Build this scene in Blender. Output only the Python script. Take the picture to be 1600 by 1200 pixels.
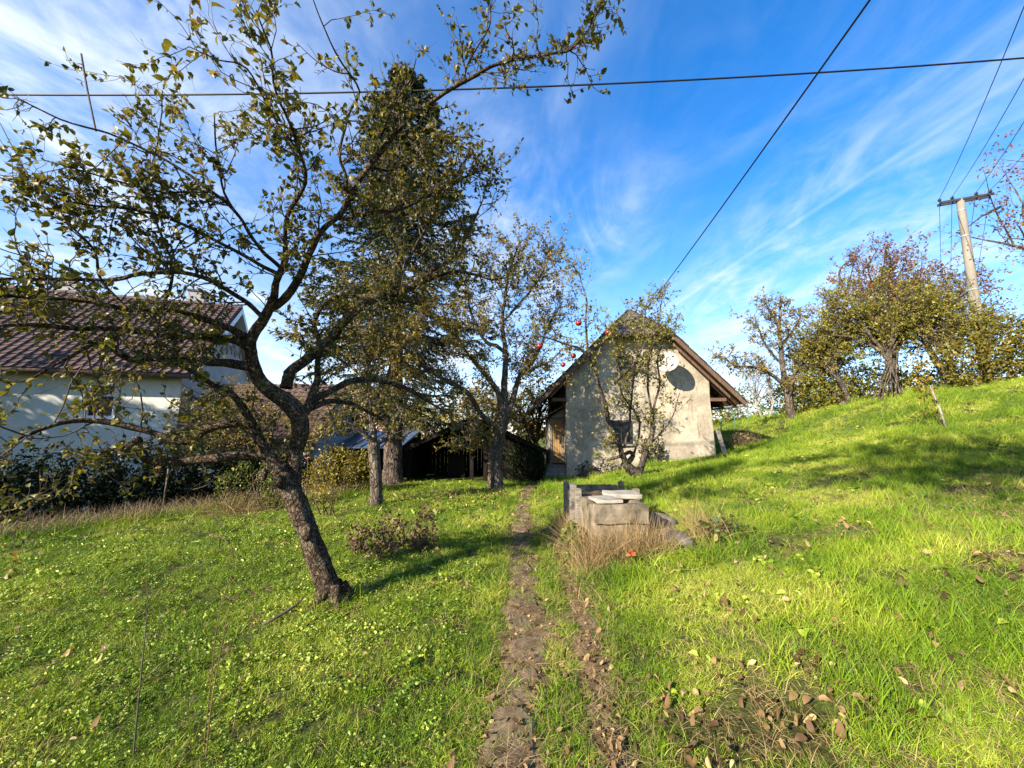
import bpy, math, random
import numpy as np
from mathutils import Vector, Matrix

for _o in list(bpy.data.objects):
    bpy.data.objects.remove(_o)
scene = bpy.context.scene
COL = scene.collection
RAD = math.radians

# ------------------------------------------------------------------ camera
CAM_H, PITCH, FPX = 1.6, RAD(7.0), 620.0
cam_d = bpy.data.cameras.new('camera')
cam_d.sensor_width = 36.0
cam_d.lens = 36.0 * FPX / 1600.0
cam_d.clip_start = 0.05
cam_d.clip_end = 3000.0
cam = bpy.data.objects.new('camera', cam_d)
COL.objects.link(cam)
cam.location = (0, 0, CAM_H)
cam.rotation_euler = (RAD(90) + PITCH, 0, 0)
scene.camera = cam

# ------------------------------------------------------------------ sky and sun
SUN_EL = RAD(26.0)
SUN_AZ = RAD(227.0)          # compass style, from +Y towards +X: the sun stands behind the camera on the left
to_sun = Vector((math.sin(SUN_AZ) * math.cos(SUN_EL), math.cos(SUN_AZ) * math.cos(SUN_EL), math.sin(SUN_EL)))

world = bpy.data.worlds.new('World')
scene.world = world
world.use_nodes = True
wn, wl = world.node_tree.nodes, world.node_tree.links
wn.clear()
w_out = wn.new('ShaderNodeOutputWorld')
w_bg = wn.new('ShaderNodeBackground')
w_bg.inputs['Strength'].default_value = 0.068
w_sky = wn.new('ShaderNodeTexSky')
w_sky.sky_type = 'NISHITA'
w_sky.sun_disc = False
w_sky.sun_elevation = SUN_EL
w_sky.sun_rotation = SUN_AZ
w_sky.altitude = 300.0
w_sky.air_density = 1.0
w_sky.dust_density = 0.35
w_sky.ozone_density = 2.5
w_hs = wn.new('ShaderNodeHueSaturation')
w_hs.inputs['Saturation'].default_value = 1.36
w_hs.inputs['Value'].default_value = 1.75
wl.new(w_sky.outputs[0], w_hs.inputs['Color'])
# thin cirrus: noise on a flat cloud layer high above (direction divided by its height)
w_tc = wn.new('ShaderNodeTexCoord')
w_sep = wn.new('ShaderNodeSeparateXYZ')
wl.new(w_tc.outputs['Generated'], w_sep.inputs[0])


def wmath(op, a, b=None, clamp=False):
    n = wn.new('ShaderNodeMath')
    n.operation = op
    n.use_clamp = clamp
    for i, v in enumerate((a, b)):
        if v is None:
            continue
        if isinstance(v, (int, float)):
            n.inputs[i].default_value = v
        else:
            wl.new(v, n.inputs[i])
    return n.outputs[0]


zz = wmath('ADD', wmath('MAXIMUM', w_sep.outputs[2], 0.0), 0.12)
cx = wmath('DIVIDE', w_sep.outputs[0], zz)
cy = wmath('DIVIDE', w_sep.outputs[1], zz)
w_comb = wn.new('ShaderNodeCombineXYZ')
wl.new(cx, w_comb.inputs[0])
wl.new(cy, w_comb.inputs[1])


def wnoise(scale_xyz, rot_deg, scale, detail, rough, dist, off=(0, 0, 0)):
    m = wn.new('ShaderNodeMapping')
    m.inputs['Rotation'].default_value = (0, 0, RAD(rot_deg))
    m.inputs['Scale'].default_value = scale_xyz
    m.inputs['Location'].default_value = off
    wl.new(w_comb.outputs[0], m.inputs[0])
    n = wn.new('ShaderNodeTexNoise')
    n.inputs['Scale'].default_value = scale
    n.inputs['Detail'].default_value = detail
    n.inputs['Roughness'].default_value = rough
    n.inputs['Distortion'].default_value = dist
    wl.new(m.outputs[0], n.inputs['Vector'])
    return n.outputs[0]


def wramp(src, lo, hi):
    n = wn.new('ShaderNodeMapRange')
    n.interpolation_type = 'SMOOTHSTEP'
    n.inputs['From Min'].default_value = lo
    n.inputs['From Max'].default_value = hi
    wl.new(src, n.inputs['Value'])
    return n.outputs[0]


streak = wramp(wnoise((1.35, 0.75, 1), 38, 1.6, 10, 0.60, 1.6, (3.1, 0.4, 0)), 0.36, 0.80)
broad = wramp(wnoise((0.9, 0.5, 1), 20, 0.9, 4, 0.5, 0.4, (0.7, 2.2, 0)), 0.34, 0.62)
fine = wramp(wnoise((2.2, 1.2, 1), -40, 3.4, 8, 0.62, 0.8, (7.0, 1.0, 0)), 0.36, 0.8)
cl = wmath('MULTIPLY', broad, wmath('ADD', wmath('MULTIPLY', streak, 0.75), wmath('MULTIPLY', fine, 0.4)))
# more veil towards the west (left of view) and near the horizon
west = wramp(wmath('SUBTRACT', wmath('MULTIPLY', w_sep.outputs[0], -1.0), wmath('MULTIPLY', w_sep.outputs[1], -0.1)), -0.35, 0.75)
low = wramp(wmath('SUBTRACT', 0.62, w_sep.outputs[2]), 0.0, 0.62)
veil = wmath('MULTIPLY', wmath('MULTIPLY', west, 0.34), wmath('ADD', 0.35, wmath('MULTIPLY', streak, 0.8)))
hz = wmath('MULTIPLY', wmath('MULTIPLY', low, low), 0.36)
thin = wmath('SUBTRACT', 1.0, wmath('MULTIPLY', wramp(wmath('ADD', wmath('MULTIPLY', w_sep.outputs[2], 1.0), wmath('MULTIPLY', w_sep.outputs[0], 0.35)), 0.50, 0.95), 0.85))
cl_all = wmath('ADD', wmath('ADD', wmath('MULTIPLY', wmath('MULTIPLY', cl, thin), 0.85), veil), hz, clamp=True)
# an old, spread vapour trail low in the east
tr = wmath('ABSOLUTE', wmath('SUBTRACT', wmath('ADD', cx, wmath('MULTIPLY', cy, 0.184)), 1.306))
trail = wmath('MULTIPLY', wmath('MULTIPLY', wmath('SUBTRACT', 1.0, wramp(tr, 0.0, 0.022)), wramp(cy, 0.55, 1.0)), 0.13)
cl_all = wmath('ADD', cl_all, trail, clamp=True)
w_mix = wn.new('ShaderNodeMixRGB')
w_mix.inputs[2].default_value = (5.8, 6.3, 6.8, 1)
wl.new(cl_all, w_mix.inputs[0])
w_tint = wn.new('ShaderNodeMixRGB')
w_tint.blend_type = 'MULTIPLY'
w_tint.inputs[0].default_value = 1.0
w_tint.inputs[2].default_value = (0.98, 0.93, 1.04, 1)
wl.new(w_hs.outputs[0], w_tint.inputs[1])
wl.new(w_tint.outputs[0], w_mix.inputs[1])
wl.new(w_mix.outputs[0], w_bg.inputs['Color'])
wl.new(w_bg.outputs[0], w_out.inputs[0])

sun_d = bpy.data.lights.new('sun', 'SUN')
sun_d.energy = 5.0
sun_d.angle = RAD(0.53)
sun_d.color = (1.0, 0.90, 0.76)
sun = bpy.data.objects.new('sun', sun_d)
COL.objects.link(sun)
sun.rotation_euler = (-to_sun).to_track_quat('-Z', 'Y').to_euler()
sun.location = to_sun * 60

vs = scene.view_settings
vs.view_transform = 'Standard'
vs.look = 'None'
vs.exposure = 1.5
vs.gamma = 1.0
vs.use_curve_mapping = False
try:
    scene.cycles.use_denoising = True
    scene.cycles.max_bounces = 5
    scene.cycles.diffuse_bounces = 2
    scene.cycles.glossy_bounces = 2
    scene.cycles.transmission_bounces = 3
    scene.cycles.transparent_max_bounces = 8
    scene.cycles.caustics_reflective = False
    scene.cycles.caustics_refractive = False
except Exception:
    pass

# ------------------------------------------------------------------ helpers
_c, _s = math.cos(PITCH), math.sin(PITCH)


def at(px, py, Y):
    """world point at distance Y ahead for a spot measured on the site photo"""
    xc, yc = (px - 800.0) / FPX, (600.0 - py) / FPX
    t = Y / (_c - _s * yc)
    return np.array((xc * t, Y, CAM_H + (_s + _c * yc) * t))


def pxr(r, Y, py=600):
    yc = (600.0 - py) / FPX
    return r * Y / (_c - _s * yc) / FPX


def nrm(v):
    return v / np.maximum(np.linalg.norm(v, axis=-1, keepdims=True), 1e-9)


def mk_mesh(name, V, F, rnd=None, smooth=True):
    V = np.asarray(V, dtype=np.float32)
    if not isinstance(F, (list, tuple)):
        F = [F]
    F = [np.asarray(f, dtype=np.int32) for f in F if len(f)]
    me = bpy.data.meshes.new(name)
    me.vertices.add(len(V))
    me.vertices.foreach_set('co', V.ravel())
    loops = np.concatenate([f.ravel() for f in F])
    tot = np.concatenate([np.full(len(f), f.shape[1], dtype=np.int32) for f in F])
    me.loops.add(len(loops))
    me.loops.foreach_set('vertex_index', loops)
    me.polygons.add(len(tot))
    st = np.zeros(len(tot), dtype=np.int32)
    st[1:] = np.cumsum(tot)[:-1]
    me.polygons.foreach_set('loop_start', st)
    me.polygons.foreach_set('use_smooth', np.full(len(tot), smooth))
    me.update(calc_edges=True)
    if rnd is not None:
        a = me.attributes.new('rnd', 'FLOAT', 'POINT')
        a.data.foreach_set('value', np.asarray(rnd, dtype=np.float32))
    return me


def link(name, me, mat=None, parent=None, loc=None):
    o = bpy.data.objects.new(name, me)
    COL.objects.link(o)
    if mat is not None and me is not None and len(me.materials) == 0:
        me.materials.append(mat)
    if parent is not None:
        o.parent = parent
    if loc is not None:
        o.location = loc
    return o


def tag(o, label=None, cat=None, group=None, kind=None):
    if label:
        o['label'] = label
    if cat:
        o['category'] = cat
    if group:
        o['group'] = group
    if kind:
        o['kind'] = kind
    return o


def thing(name, label, cat, loc=(0, 0, 0), group=None):
    o = bpy.data.objects.new(name, None)
    COL.objects.link(o)
    o.location = tuple(float(v) for v in loc)
    o.empty_display_size = 0.2
    return tag(o, label, cat, group)


class MB:
    """collects boxes, prisms and tubes into one mesh"""

    def __init__(self):
        self.V, self.F = [], []
        self.n = 0

    def add(self, V, F):
        V = np.asarray(V, dtype=float)
        self.V.append(V)
        for f in F:
            self.F.append(tuple(int(i) + self.n for i in f))
        self.n += len(V)
        return self

    def box(self, lo, hi, M=None, jit=0.0, rng=None):
        x0, y0, z0 = lo
        x1, y1, z1 = hi
        V = np.array([(x0, y0, z0), (x1, y0, z0), (x1, y1, z0), (x0, y1, z0), (x0, y0, z1), (x1, y0, z1), (x1, y1, z1), (x0, y1, z1)], dtype=float)
        if jit and rng is not None:
            V += rng.normal(0, jit, V.shape)
        if M is not None:
            V = V @ M[0].T + M[1]
        return self.add(V, [(0, 3, 2, 1), (4, 5, 6, 7), (0, 1, 5, 4), (1, 2, 6, 5), (2, 3, 7, 6), (3, 0, 4, 7)])

    def prism(self, poly, axis_vec):
        """poly: (n,3) planar outline, extruded by axis_vec"""
        P = np.asarray(poly, dtype=float)
        n = len(P)
        V = np.concatenate([P, P + np.asarray(axis_vec, dtype=float)])
        F = [tuple(range(n))[::-1], tuple(range(n, 2 * n))]
        for i in range(n):
            j = (i + 1) % n
            F.append((i, j, n + j, n + i))
        return self.add(V, F)

    def tube(self, pts, rad, k=8, cap=True):
        V, F = tube_data(np.asarray(pts, float), np.asarray(rad, float) * np.ones(len(pts)), k)
        F = [tuple(f) for f in F]
        n = len(pts)
        if cap:
            F.append(tuple(range(k))[::-1])
            F.append(tuple(range((n - 1) * k, n * k)))
        return self.add(V, F)

    def build(self, name, mat, parent=None, loc=None, smooth=False, bevel=0.0):
        V = np.concatenate(self.V)
        by = {}
        for f in self.F:
            by.setdefault(len(f), []).append(f)
        me = mk_mesh(name, V, [np.array(v) for v in by.values()], smooth=smooth)
        o = link(name, me, mat, parent, loc)
        if bevel:
            m = o.modifiers.new('bevel', 'BEVEL')
            m.width = bevel
            m.segments = 1
            m.limit_method = 'ANGLE'
        return o


def frames(P):
    """P (...,n,3) -> side, up vectors for tubes"""
    T = np.gradient(P, axis=-2)
    T = nrm(T)
    ref = np.zeros_like(T)
    ref[..., 2] = 1.0
    mean = np.abs(T[..., 2]).mean(axis=-1) > 0.75
    ref[mean] = np.array((1.0, 0.0, 0.0))
    S = nrm(np.cross(T, ref))
    U = np.cross(S, T)
    return T, S, U


def tube_data(P, R, k):
    V, F = tubes_batch(P[None], R[None], k)
    return V, F


def tubes_batch(P, R, k):
    N, n, _ = P.shape
    T, S, U = frames(P)
    a = np.linspace(0, 2 * math.pi, k, endpoint=False)
    V = P[:, :, None, :] + R[:, :, None, None] * (S[:, :, None, :] * np.cos(a)[None, None, :, None] + U[:, :, None, :] * np.sin(a)[None, None, :, None])
    idx = np.arange(N * n * k).reshape(N, n, k)
    nx = np.roll(idx, -1, axis=2)
    F = np.stack([idx[:, :-1], nx[:, :-1], nx[:, 1:], idx[:, 1:]], axis=-1).reshape(-1, 4)
    return V.reshape(-1, 3), F


def smooth_path(pts, rad, step=0.05, rng=None, jit=0.0):
    """Catmull-Rom through the points, resampled to about step"""
    P = np.asarray(pts, float)
    R = np.asarray(rad, float)
    if len(P) == 2:
        P = np.stack([P[0], (P[0] + P[1]) / 2, P[1]])
        R = np.array([R[0], (R[0] + R[1]) / 2, R[1]])
    Q = np.concatenate([[2 * P[0] - P[1]], P, [2 * P[-1] - P[-2]]])
    out, ro = [], []
    for i in range(len(P) - 1):
        p0, p1, p2, p3 = Q[i], Q[i + 1], Q[i + 2], Q[i + 3]
        m = max(2, int(np.linalg.norm(p2 - p1) / step))
        for t in np.linspace(0, 1, m, endpoint=False):
            out.append(0.5 * ((2 * p1) + (-p0 + p2) * t + (2 * p0 - 5 * p1 + 4 * p2 - p3) * t * t + (-p0 + 3 * p1 - 3 * p2 + p3) * t ** 3))
            ro.append(R[i] * (1 - t) + R[i + 1] * t)
    out.append(P[-1])
    ro.append(R[-1])
    out, ro = np.array(out), np.array(ro)
    if rng is not None and jit:
        k = rng.normal(0, 1, out.shape)
        for _ in range(2):
            k[1:-1] = (k[:-2] + k[1:-1] + k[2:]) / 3
        w = np.minimum(1, np.arange(len(out)) / 3.0)[:, None]
        out = out + k * jit * w
    return out, ro
# ------------------------------------------------------------------ materials
def new_mat(name):
    m = bpy.data.materials.new(name)
    m.use_nodes = True
    nt = m.node_tree
    nt.nodes.clear()
    out = nt.nodes.new('ShaderNodeOutputMaterial')
    return m, nt, out


def ramp_node(nt, fac, stops):
    r = nt.nodes.new('ShaderNodeValToRGB')
    el = r.color_ramp.elements
    while len(el) < len(stops):
        el.new(0.5)
    for e, (p, c) in zip(el, stops):
        e.position = p
        e.color = (*c, 1)
    nt.links.new(fac, r.inputs[0])
    return r.outputs[0]


def noise_node(nt, scale, detail=5, rough=0.55, dist=0.0, coord='Object', stretch=None):
    if coord == 'World':
        src = nt.nodes.new('ShaderNodeNewGeometry').outputs['Position']
    else:
        src = nt.nodes.new('ShaderNodeTexCoord').outputs[coord]
    if stretch is not None:
        mp = nt.nodes.new('ShaderNodeMapping')
        mp.inputs['Scale'].default_value = stretch
        nt.links.new(src, mp.inputs[0])
        src = mp.outputs[0]
    n = nt.nodes.new('ShaderNodeTexNoise')
    n.inputs['Scale'].default_value = scale
    n.inputs['Detail'].default_value = detail
    n.inputs['Roughness'].default_value = rough
    n.inputs['Distortion'].default_value = dist
    nt.links.new(src, n.inputs['Vector'])
    return n.outputs[0]


def mixc(nt, fac, a, b, mode='MIX'):
    n = nt.nodes.new('ShaderNodeMixRGB')
    n.blend_type = mode
    for i, v in enumerate((fac, a, b)):
        if isinstance(v, (int, float)):
            n.inputs[i].default_value = v
        elif isinstance(v, tuple):
            n.inputs[i].default_value = (*v, 1)
        else:
            nt.links.new(v, n.inputs[i])
    return n.outputs[0]


def maprange(nt, src, lo, hi, a=0.0, b=1.0):
    n = nt.nodes.new('ShaderNodeMapRange')
    n.interpolation_type = 'SMOOTHSTEP'
    n.inputs['From Min'].default_value = lo
    n.inputs['From Max'].default_value = hi
    n.inputs['To Min'].default_value = a
    n.inputs['To Max'].default_value = b
    nt.links.new(src, n.inputs['Value'])
    return n.outputs[0]


def bump_node(nt, height, strength, dist):
    b = nt.nodes.new('ShaderNodeBump')
    b.inputs['Strength'].default_value = strength
    b.inputs['Distance'].default_value = dist
    nt.links.new(height, b.inputs['Height'])
    return b.outputs[0]


def principled(nt, out, color, rough=0.8, spec=0.3, normal=None, metal=0.0):
    p = nt.nodes.new('ShaderNodeBsdfPrincipled')
    if isinstance(color, tuple):
        p.inputs['Base Color'].default_value = (*color, 1)
    else:
        nt.links.new(color, p.inputs['Base Color'])
    if isinstance(rough, (int, float)):
        p.inputs['Roughness'].default_value = rough
    else:
        nt.links.new(rough, p.inputs['Roughness'])
    p.inputs['Specular IOR Level'].default_value = spec
    p.inputs['Metallic'].default_value = metal
    if normal is not None:
        nt.links.new(normal, p.inputs['Normal'])
    nt.links.new(p.outputs[0], out.inputs['Surface'])
    return p


def mat_noise(name, stops, scale, rough=0.85, spec=0.25, bump=0.3, bdist=0.01, bscale=None, stretch=None, coord='Object', detail=6, metal=0.0):
    m, nt, out = new_mat(name)
    n = noise_node(nt, scale, detail, 0.6, 0.2, coord, stretch)
    c = ramp_node(nt, n, stops)
    h = noise_node(nt, bscale or scale * 4, 6, 0.65, 0.0, coord, stretch)
    principled(nt, out, c, rough, spec, bump_node(nt, h, bump, bdist) if bump else None, metal)
    return m


def mat_leaf(name, stops, trans=0.35, rough=0.45, spec=0.35, use='rnd', patch=None, trans_tint=(1.25, 1.15, 0.55)):
    """leaf or blade: diffuse and gloss plus light shining through; colour varies from piece to piece"""
    m, nt, out = new_mat(name)
    if use == 'rnd':
        a = nt.nodes.new('ShaderNodeAttribute')
        a.attribute_name = 'rnd'
        f = a.outputs['Fac']
    else:
        f = nt.nodes.new('ShaderNodeObjectInfo').outputs['Random']
    if patch is not None:
        pn = noise_node(nt, patch[0], 3, 0.5, 0.0, 'World')
        ad = nt.nodes.new('ShaderNodeMath')
        ad.operation = 'MULTIPLY_ADD'
        ad.use_clamp = True
        nt.links.new(maprange(nt, pn, 0.3, 0.7, -1, 1), ad.inputs[0])
        ad.inputs[1].default_value = patch[1]
        nt.links.new(f, ad.inputs[2])
        f = ad.outputs[0]
    c = ramp_node(nt, f, stops)
    p = nt.nodes.new('ShaderNodeBsdfPrincipled')
    nt.links.new(c, p.inputs['Base Color'])
    p.inputs['Roughness'].default_value = rough
    p.inputs['Specular IOR Level'].default_value = spec
    t = nt.nodes.new('ShaderNodeBsdfTranslucent')
    tc = mixc(nt, 1.0, c, trans_tint, 'MULTIPLY')
    nt.links.new(tc, t.inputs['Color'])
    mx = nt.nodes.new('ShaderNodeMixShader')
    mx.inputs[0].default_value = trans
    nt.links.new(p.outputs[0], mx.inputs[1])
    nt.links.new(t.outputs[0], mx.inputs[2])
    nt.links.new(mx.outputs[0], out.inputs['Surface'])
    return m


def mat_plain(name, col, rough=0.6, spec=0.4, metal=0.0, var=0.15, scale=8.0):
    lo = tuple(c * (1 - var) for c in col)
    hi = tuple(min(1, c * (1 + var)) for c in col)
    return mat_noise(name, [(0.3, lo), (0.7, hi)], scale, rough, spec, 0.15, 0.003, metal=metal)


def nt_inv(nt, v):
    n = nt.nodes.new('ShaderNodeMath')
    n.operation = 'SUBTRACT'
    n.inputs[0].default_value = 1.0
    nt.links.new(v, n.inputs[1])
    return n.outputs[0]


def mat_bark(name, dark, mid, pale, lichen=0.5, scale=14.0, stretch=(1, 1, 0.28), bump=0.9):
    m, nt, out = new_mat(name)
    n1 = noise_node(nt, scale, 7, 0.65, 0.6, 'Object', stretch)
    c = ramp_node(nt, n1, [(0.32, dark), (0.5, mid), (0.72, pale)])
    n2 = noise_node(nt, 5.0, 5, 0.6, 0.3)
    lf = maprange(nt, n2, 0.52, 0.66, 0.0, lichen)
    n3 = noise_node(nt, 26.0, 3, 0.6)
    lf2 = mixc(nt, 1.0, lf, maprange(nt, n3, 0.35, 0.6), 'MULTIPLY')
    c = mixc(nt, lf2, c, (0.30, 0.28, 0.20))
    h = noise_node(nt, scale * 1.6, 8, 0.7, 0.8, 'Object', stretch)
    # furrows between plates of bark
    tc = nt.nodes.new('ShaderNodeTexCoord')
    wob = nt.nodes.new('ShaderNodeTexNoise')
    wob.inputs['Scale'].default_value = scale * 0.5
    nt.links.new(tc.outputs['Object'], wob.inputs['Vector'])
    wv = mixc(nt, 0.10, tc.outputs['Object'], wob.outputs['Color'], 'ADD')
    mp = nt.nodes.new('ShaderNodeMapping')
    mp.inputs['Scale'].default_value = stretch
    nt.links.new(wv, mp.inputs[0])
    vo = nt.nodes.new('ShaderNodeTexVoronoi')
    vo.feature = 'DISTANCE_TO_EDGE'
    vo.inputs['Scale'].default_value = scale * 1.7
    nt.links.new(mp.outputs[0], vo.inputs['Vector'])
    cr = maprange(nt, vo.outputs['Distance'], 0.0, 0.16)
    c = mixc(nt, mixc(nt, 1.0, (0.75, 0.75, 0.75), nt_inv(nt, cr), 'MULTIPLY'), c, dark)
    hh = mixc(nt, 0.65, h, cr)
    principled(nt, out, c, 0.95, 0.12, bump_node(nt, hh, bump, 0.03))
    return m


M = {}
M['bark'] = mat_bark('apple_bark', (0.020, 0.013, 0.008), (0.085, 0.058, 0.036), (0.22, 0.16, 0.105), 0.45, 22.0, (1, 1, 0.45), 1.0)
M['bark_far'] = mat_bark('old_bark', (0.035, 0.028, 0.020), (0.11, 0.085, 0.062), (0.23, 0.19, 0.145), 0.4, 9.0)
M['bark_spruce'] = mat_bark('spruce_bark', (0.035, 0.026, 0.02), (0.10, 0.074, 0.055), (0.19, 0.15, 0.115), 0.25, 7.0, bump=1.0)
M['bark_pale'] = mat_bark('pale_bark', (0.16, 0.13, 0.10), (0.33, 0.29, 0.24), (0.48, 0.44, 0.38), 0.2, 12.0, bump=0.4)
M['twig'] = mat_noise('twig_bark', [(0.3, (0.035, 0.027, 0.02)), (0.7, (0.12, 0.092, 0.07))], 10.0, 0.9, 0.2, 0.2, 0.004)
M['twig_red'] = mat_noise('reddish_twig', [(0.3, (0.06, 0.035, 0.028)), (0.7, (0.16, 0.10, 0.08))], 10.0, 0.9, 0.2, 0.2, 0.004)
M['apple_leaf'] = mat_leaf('apple_leaf', [(0.0, (0.045, 0.058, 0.008)), (0.35, (0.095, 0.098, 0.012)), (0.62, (0.18, 0.155, 0.018)), (0.80, (0.25, 0.185, 0.030)), (0.92, (0.22, 0.115, 0.035)), (1.0, (0.30, 0.21, 0.11))], 0.36)
M['apple_leaf_far'] = mat_leaf('apple_leaf_far', [(0.0, (0.080, 0.078, 0.014)), (0.4, (0.17, 0.145, 0.024)), (0.75, (0.29, 0.22, 0.045)), (1.0, (0.30, 0.17, 0.055))], 0.34)
M['leaf_olive'] = mat_leaf('olive_leaf', [(0.0, (0.095, 0.105, 0.014)), (0.5, (0.21, 0.195, 0.026)), (1.0, (0.34, 0.275, 0.050))], 0.34)
M['leaf_green'] = mat_leaf('green_leaf', [(0.0, (0.035, 0.06, 0.012)), (0.5, (0.07, 0.105, 0.020)), (1.0, (0.16, 0.17, 0.03))], 0.34)
M['leaf_yellow'] = mat_leaf('yellow_leaf', [(0.0, (0.11, 0.105, 0.018)), (0.5, (0.25, 0.19, 0.025)), (1.0, (0.42, 0.27, 0.035))], 0.36)
M['leaf_rust'] = mat_leaf('rust_leaf', [(0.0, (0.12, 0.05, 0.02)), (0.5, (0.21, 0.10, 0.04)), (1.0, (0.29, 0.17, 0.07))], 0.34)
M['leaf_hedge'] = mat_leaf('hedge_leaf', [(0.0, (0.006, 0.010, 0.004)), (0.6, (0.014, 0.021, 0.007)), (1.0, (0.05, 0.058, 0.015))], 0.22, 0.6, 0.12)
M['needle'] = mat_leaf('spruce_needle', [(0.0, (0.018, 0.030, 0.014)), (0.6, (0.042, 0.058, 0.024)), (1.0, (0.10, 0.095, 0.040))], 0.12, 0.6, 0.15)
M['dead_leaf'] = mat_leaf('dead_leaf', [(0.0, (0.055, 0.030, 0.013)), (0.45, (0.15, 0.085, 0.032)), (0.8, (0.29, 0.185, 0.075)), (1.0, (0.42, 0.34, 0.15))], 0.2, 0.6, 0.3, trans_tint=(1.1, 0.95, 0.7))
M['dead_plant'] = mat_leaf('withered_leaf', [(0.0, (0.045, 0.024, 0.010)), (0.5, (0.14, 0.082, 0.034)), (1.0, (0.33, 0.235, 0.12))], 0.2, 0.6, trans_tint=(1.1, 0.9, 0.7))
M['grass'] = mat_leaf('grass_blade', [(0.0, (0.052, 0.110, 0.006)), (0.45, (0.170, 0.268, 0.012)), (0.8, (0.335, 0.375, 0.030)), (1.0, (0.56, 0.48, 0.15))], 0.22, 0.55, 0.25, 'rnd', (0.9, 0.30), (1.2, 1.2, 0.30))
M['weed'] = mat_leaf('lawn_weed_leaf', [(0.0, (0.060, 0.115, 0.008)), (0.5, (0.215, 0.300, 0.018)), (1.0, (0.48, 0.50, 0.080))], 0.20, 0.45, 0.40, 'rnd', (0.8, 0.26), (1.2, 1.2, 0.35))
M['straw'] = mat_leaf('straw_blade', [(0.0, (0.17, 0.11, 0.05)), (0.5, (0.36, 0.25, 0.11)), (1.0, (0.52, 0.42, 0.20))], 0.25, 0.6, 0.25, 'rnd', None, (1.1, 1.0, 0.7))
M['drystem'] = mat_leaf('dry_stem', [(0.0, (0.09, 0.055, 0.03)), (0.5, (0.20, 0.14, 0.075)), (1.0, (0.34, 0.27, 0.14))], 0.1, 0.7)
# ------------------------------------------------------------------ terrain
def sstep(a, b, x):
    t = np.clip((x - a) / (b - a), 0, 1)
    return t * t * (3 - 2 * t)


_hx = np.array([-60, 0.55, 1.0, 1.5, 2.5, 4, 6, 8, 10, 11.5, 13, 16, 20, 30, 60, 400.0])
_hz = np.array([0, 0, 0.06, 0.17, 0.40, 0.62, 0.86, 1.16, 1.62, 2.10, 2.62, 3.25, 3.7, 4.2, 5.2, 16.0])
_fx = np.linspace(-5, 60, 1301)
_fz = np.interp(_fx, _hx, _hz)
_k = np.hanning(31)
_k /= _k.sum()
_fz = np.convolve(np.pad(_fz, 15, mode='edge'), _k, mode='valid')


def H(x, y):
    x = np.asarray(x, float)
    y = np.asarray(y, float)
    sh = 1.9 * sstep(9.0, 14.0, y) * sstep(12.5, 8.5, x)
    xx = x - sh
    b = np.where(xx < 59, np.interp(xx, _fx, _fz), np.interp(xx, _hx, _hz))
    b = b * (1 - 0.22 * sstep(15, 25, y))
    d = (x + 7.4) * -0.844 + (y - 6.0) * 0.537
    b = b - 0.9 * sstep(1.4, 3.4, d) * sstep(-1.0, -4.0, x)
    b = b - 0.035 * np.clip(y - 28, 0, 400) * sstep(8, 2, x)
    b = b + 0.018 * np.sin(x * 1.7 + 0.6 * y) * np.sin(y * 1.3 - 0.4 * x) + 0.010 * np.sin(x * 4.1 - y * 2.3)
    # worn hollow of the two wheel-wide tracks
    return b


def Hs(x, y):
    return float(H(np.array([x]), np.array([y]))[0])


def axis(lo, hi, seg):
    out = [lo]
    for a, b, s in seg:
        out += list(np.linspace(a, b, int(round((b - a) / s)) + 1))
    out.append(hi)
    return np.unique(np.round(np.array(out), 4))


gx = axis(-400, 400, [(-400, -60, 34), (-60, -12, 3), (-12, 18, 0.2), (18, 60, 2), (60, 400, 34)])
gy = axis(-60, 700, [(-60, -8, 6), (-8, 26, 0.2), (26, 60, 2), (60, 700, 40)])
GX, GY = np.meshgrid(gx, gy)
GZ = H(GX, GY)
gi = np.arange(GX.size).reshape(GX.shape)
gF = np.stack([gi[:-1, :-1], gi[:-1, 1:], gi[1:, 1:], gi[1:, :-1]], -1).reshape(-1, 4)

m, nt, out = new_mat('lawn_soil')
n1 = noise_node(nt, 0.8, 6, 0.6, 0.3, 'World')
n2 = noise_node(nt, 22.0, 6, 0.7, 0.2, 'World')
ca = ramp_node(nt, n2, [(0.3, (0.018, 0.016, 0.007)), (0.55, (0.050, 0.052, 0.012)), (0.75, (0.10, 0.085, 0.03))])
cb = ramp_node(nt, n2, [(0.3, (0.04, 0.045, 0.012)), (0.6, (0.10, 0.14, 0.022)), (0.8, (0.16, 0.18, 0.04))])
principled(nt, out, mixc(nt, maprange(nt, n1, 0.4, 0.6), ca, cb), 0.95, 0.1, bump_node(nt, n2, 0.8, 0.03))
M['soil'] = m
ground = link('ground', mk_mesh('ground', np.stack([GX, GY, GZ], -1).reshape(-1, 3), gF), M['soil'])
tag(ground, 'grassy garden ground rising to the right', kind='structure')

# the two worn tracks
_py = np.array([0.5, 2.1, 3.3, 4.7, 6.0, 8.3, 11.0, 12.5, 14.6])
_pX = np.array([-0.05, 0.0, 0.12, 0.13, 0.12, 0.22, 0.40, 0.62, 1.35])
_qy = np.array([0.5, 2.1, 2.85, 3.9, 6.0, 7.5])
_qX = np.array([0.48, 0.51, 0.56, 0.62, 0.68, 0.72])


def path_x(y):
    return np.interp(y, _py, _pX)


def track_x(y):
    return np.interp(y, _qy, _qX)


def vnoise(x, y, s, seed=0):
    r = np.random.default_rng(seed)
    v = np.zeros_like(x)
    for i in range(6):
        a = r.uniform(0, math.tau)
        f = s * (0.6 + 0.35 * i)
        v = v + np.sin((x * math.cos(a) + y * math.sin(a)) * f + r.uniform(0, 6.28)) / (1 + 0.4 * i)
    return v / 2.2


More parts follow.
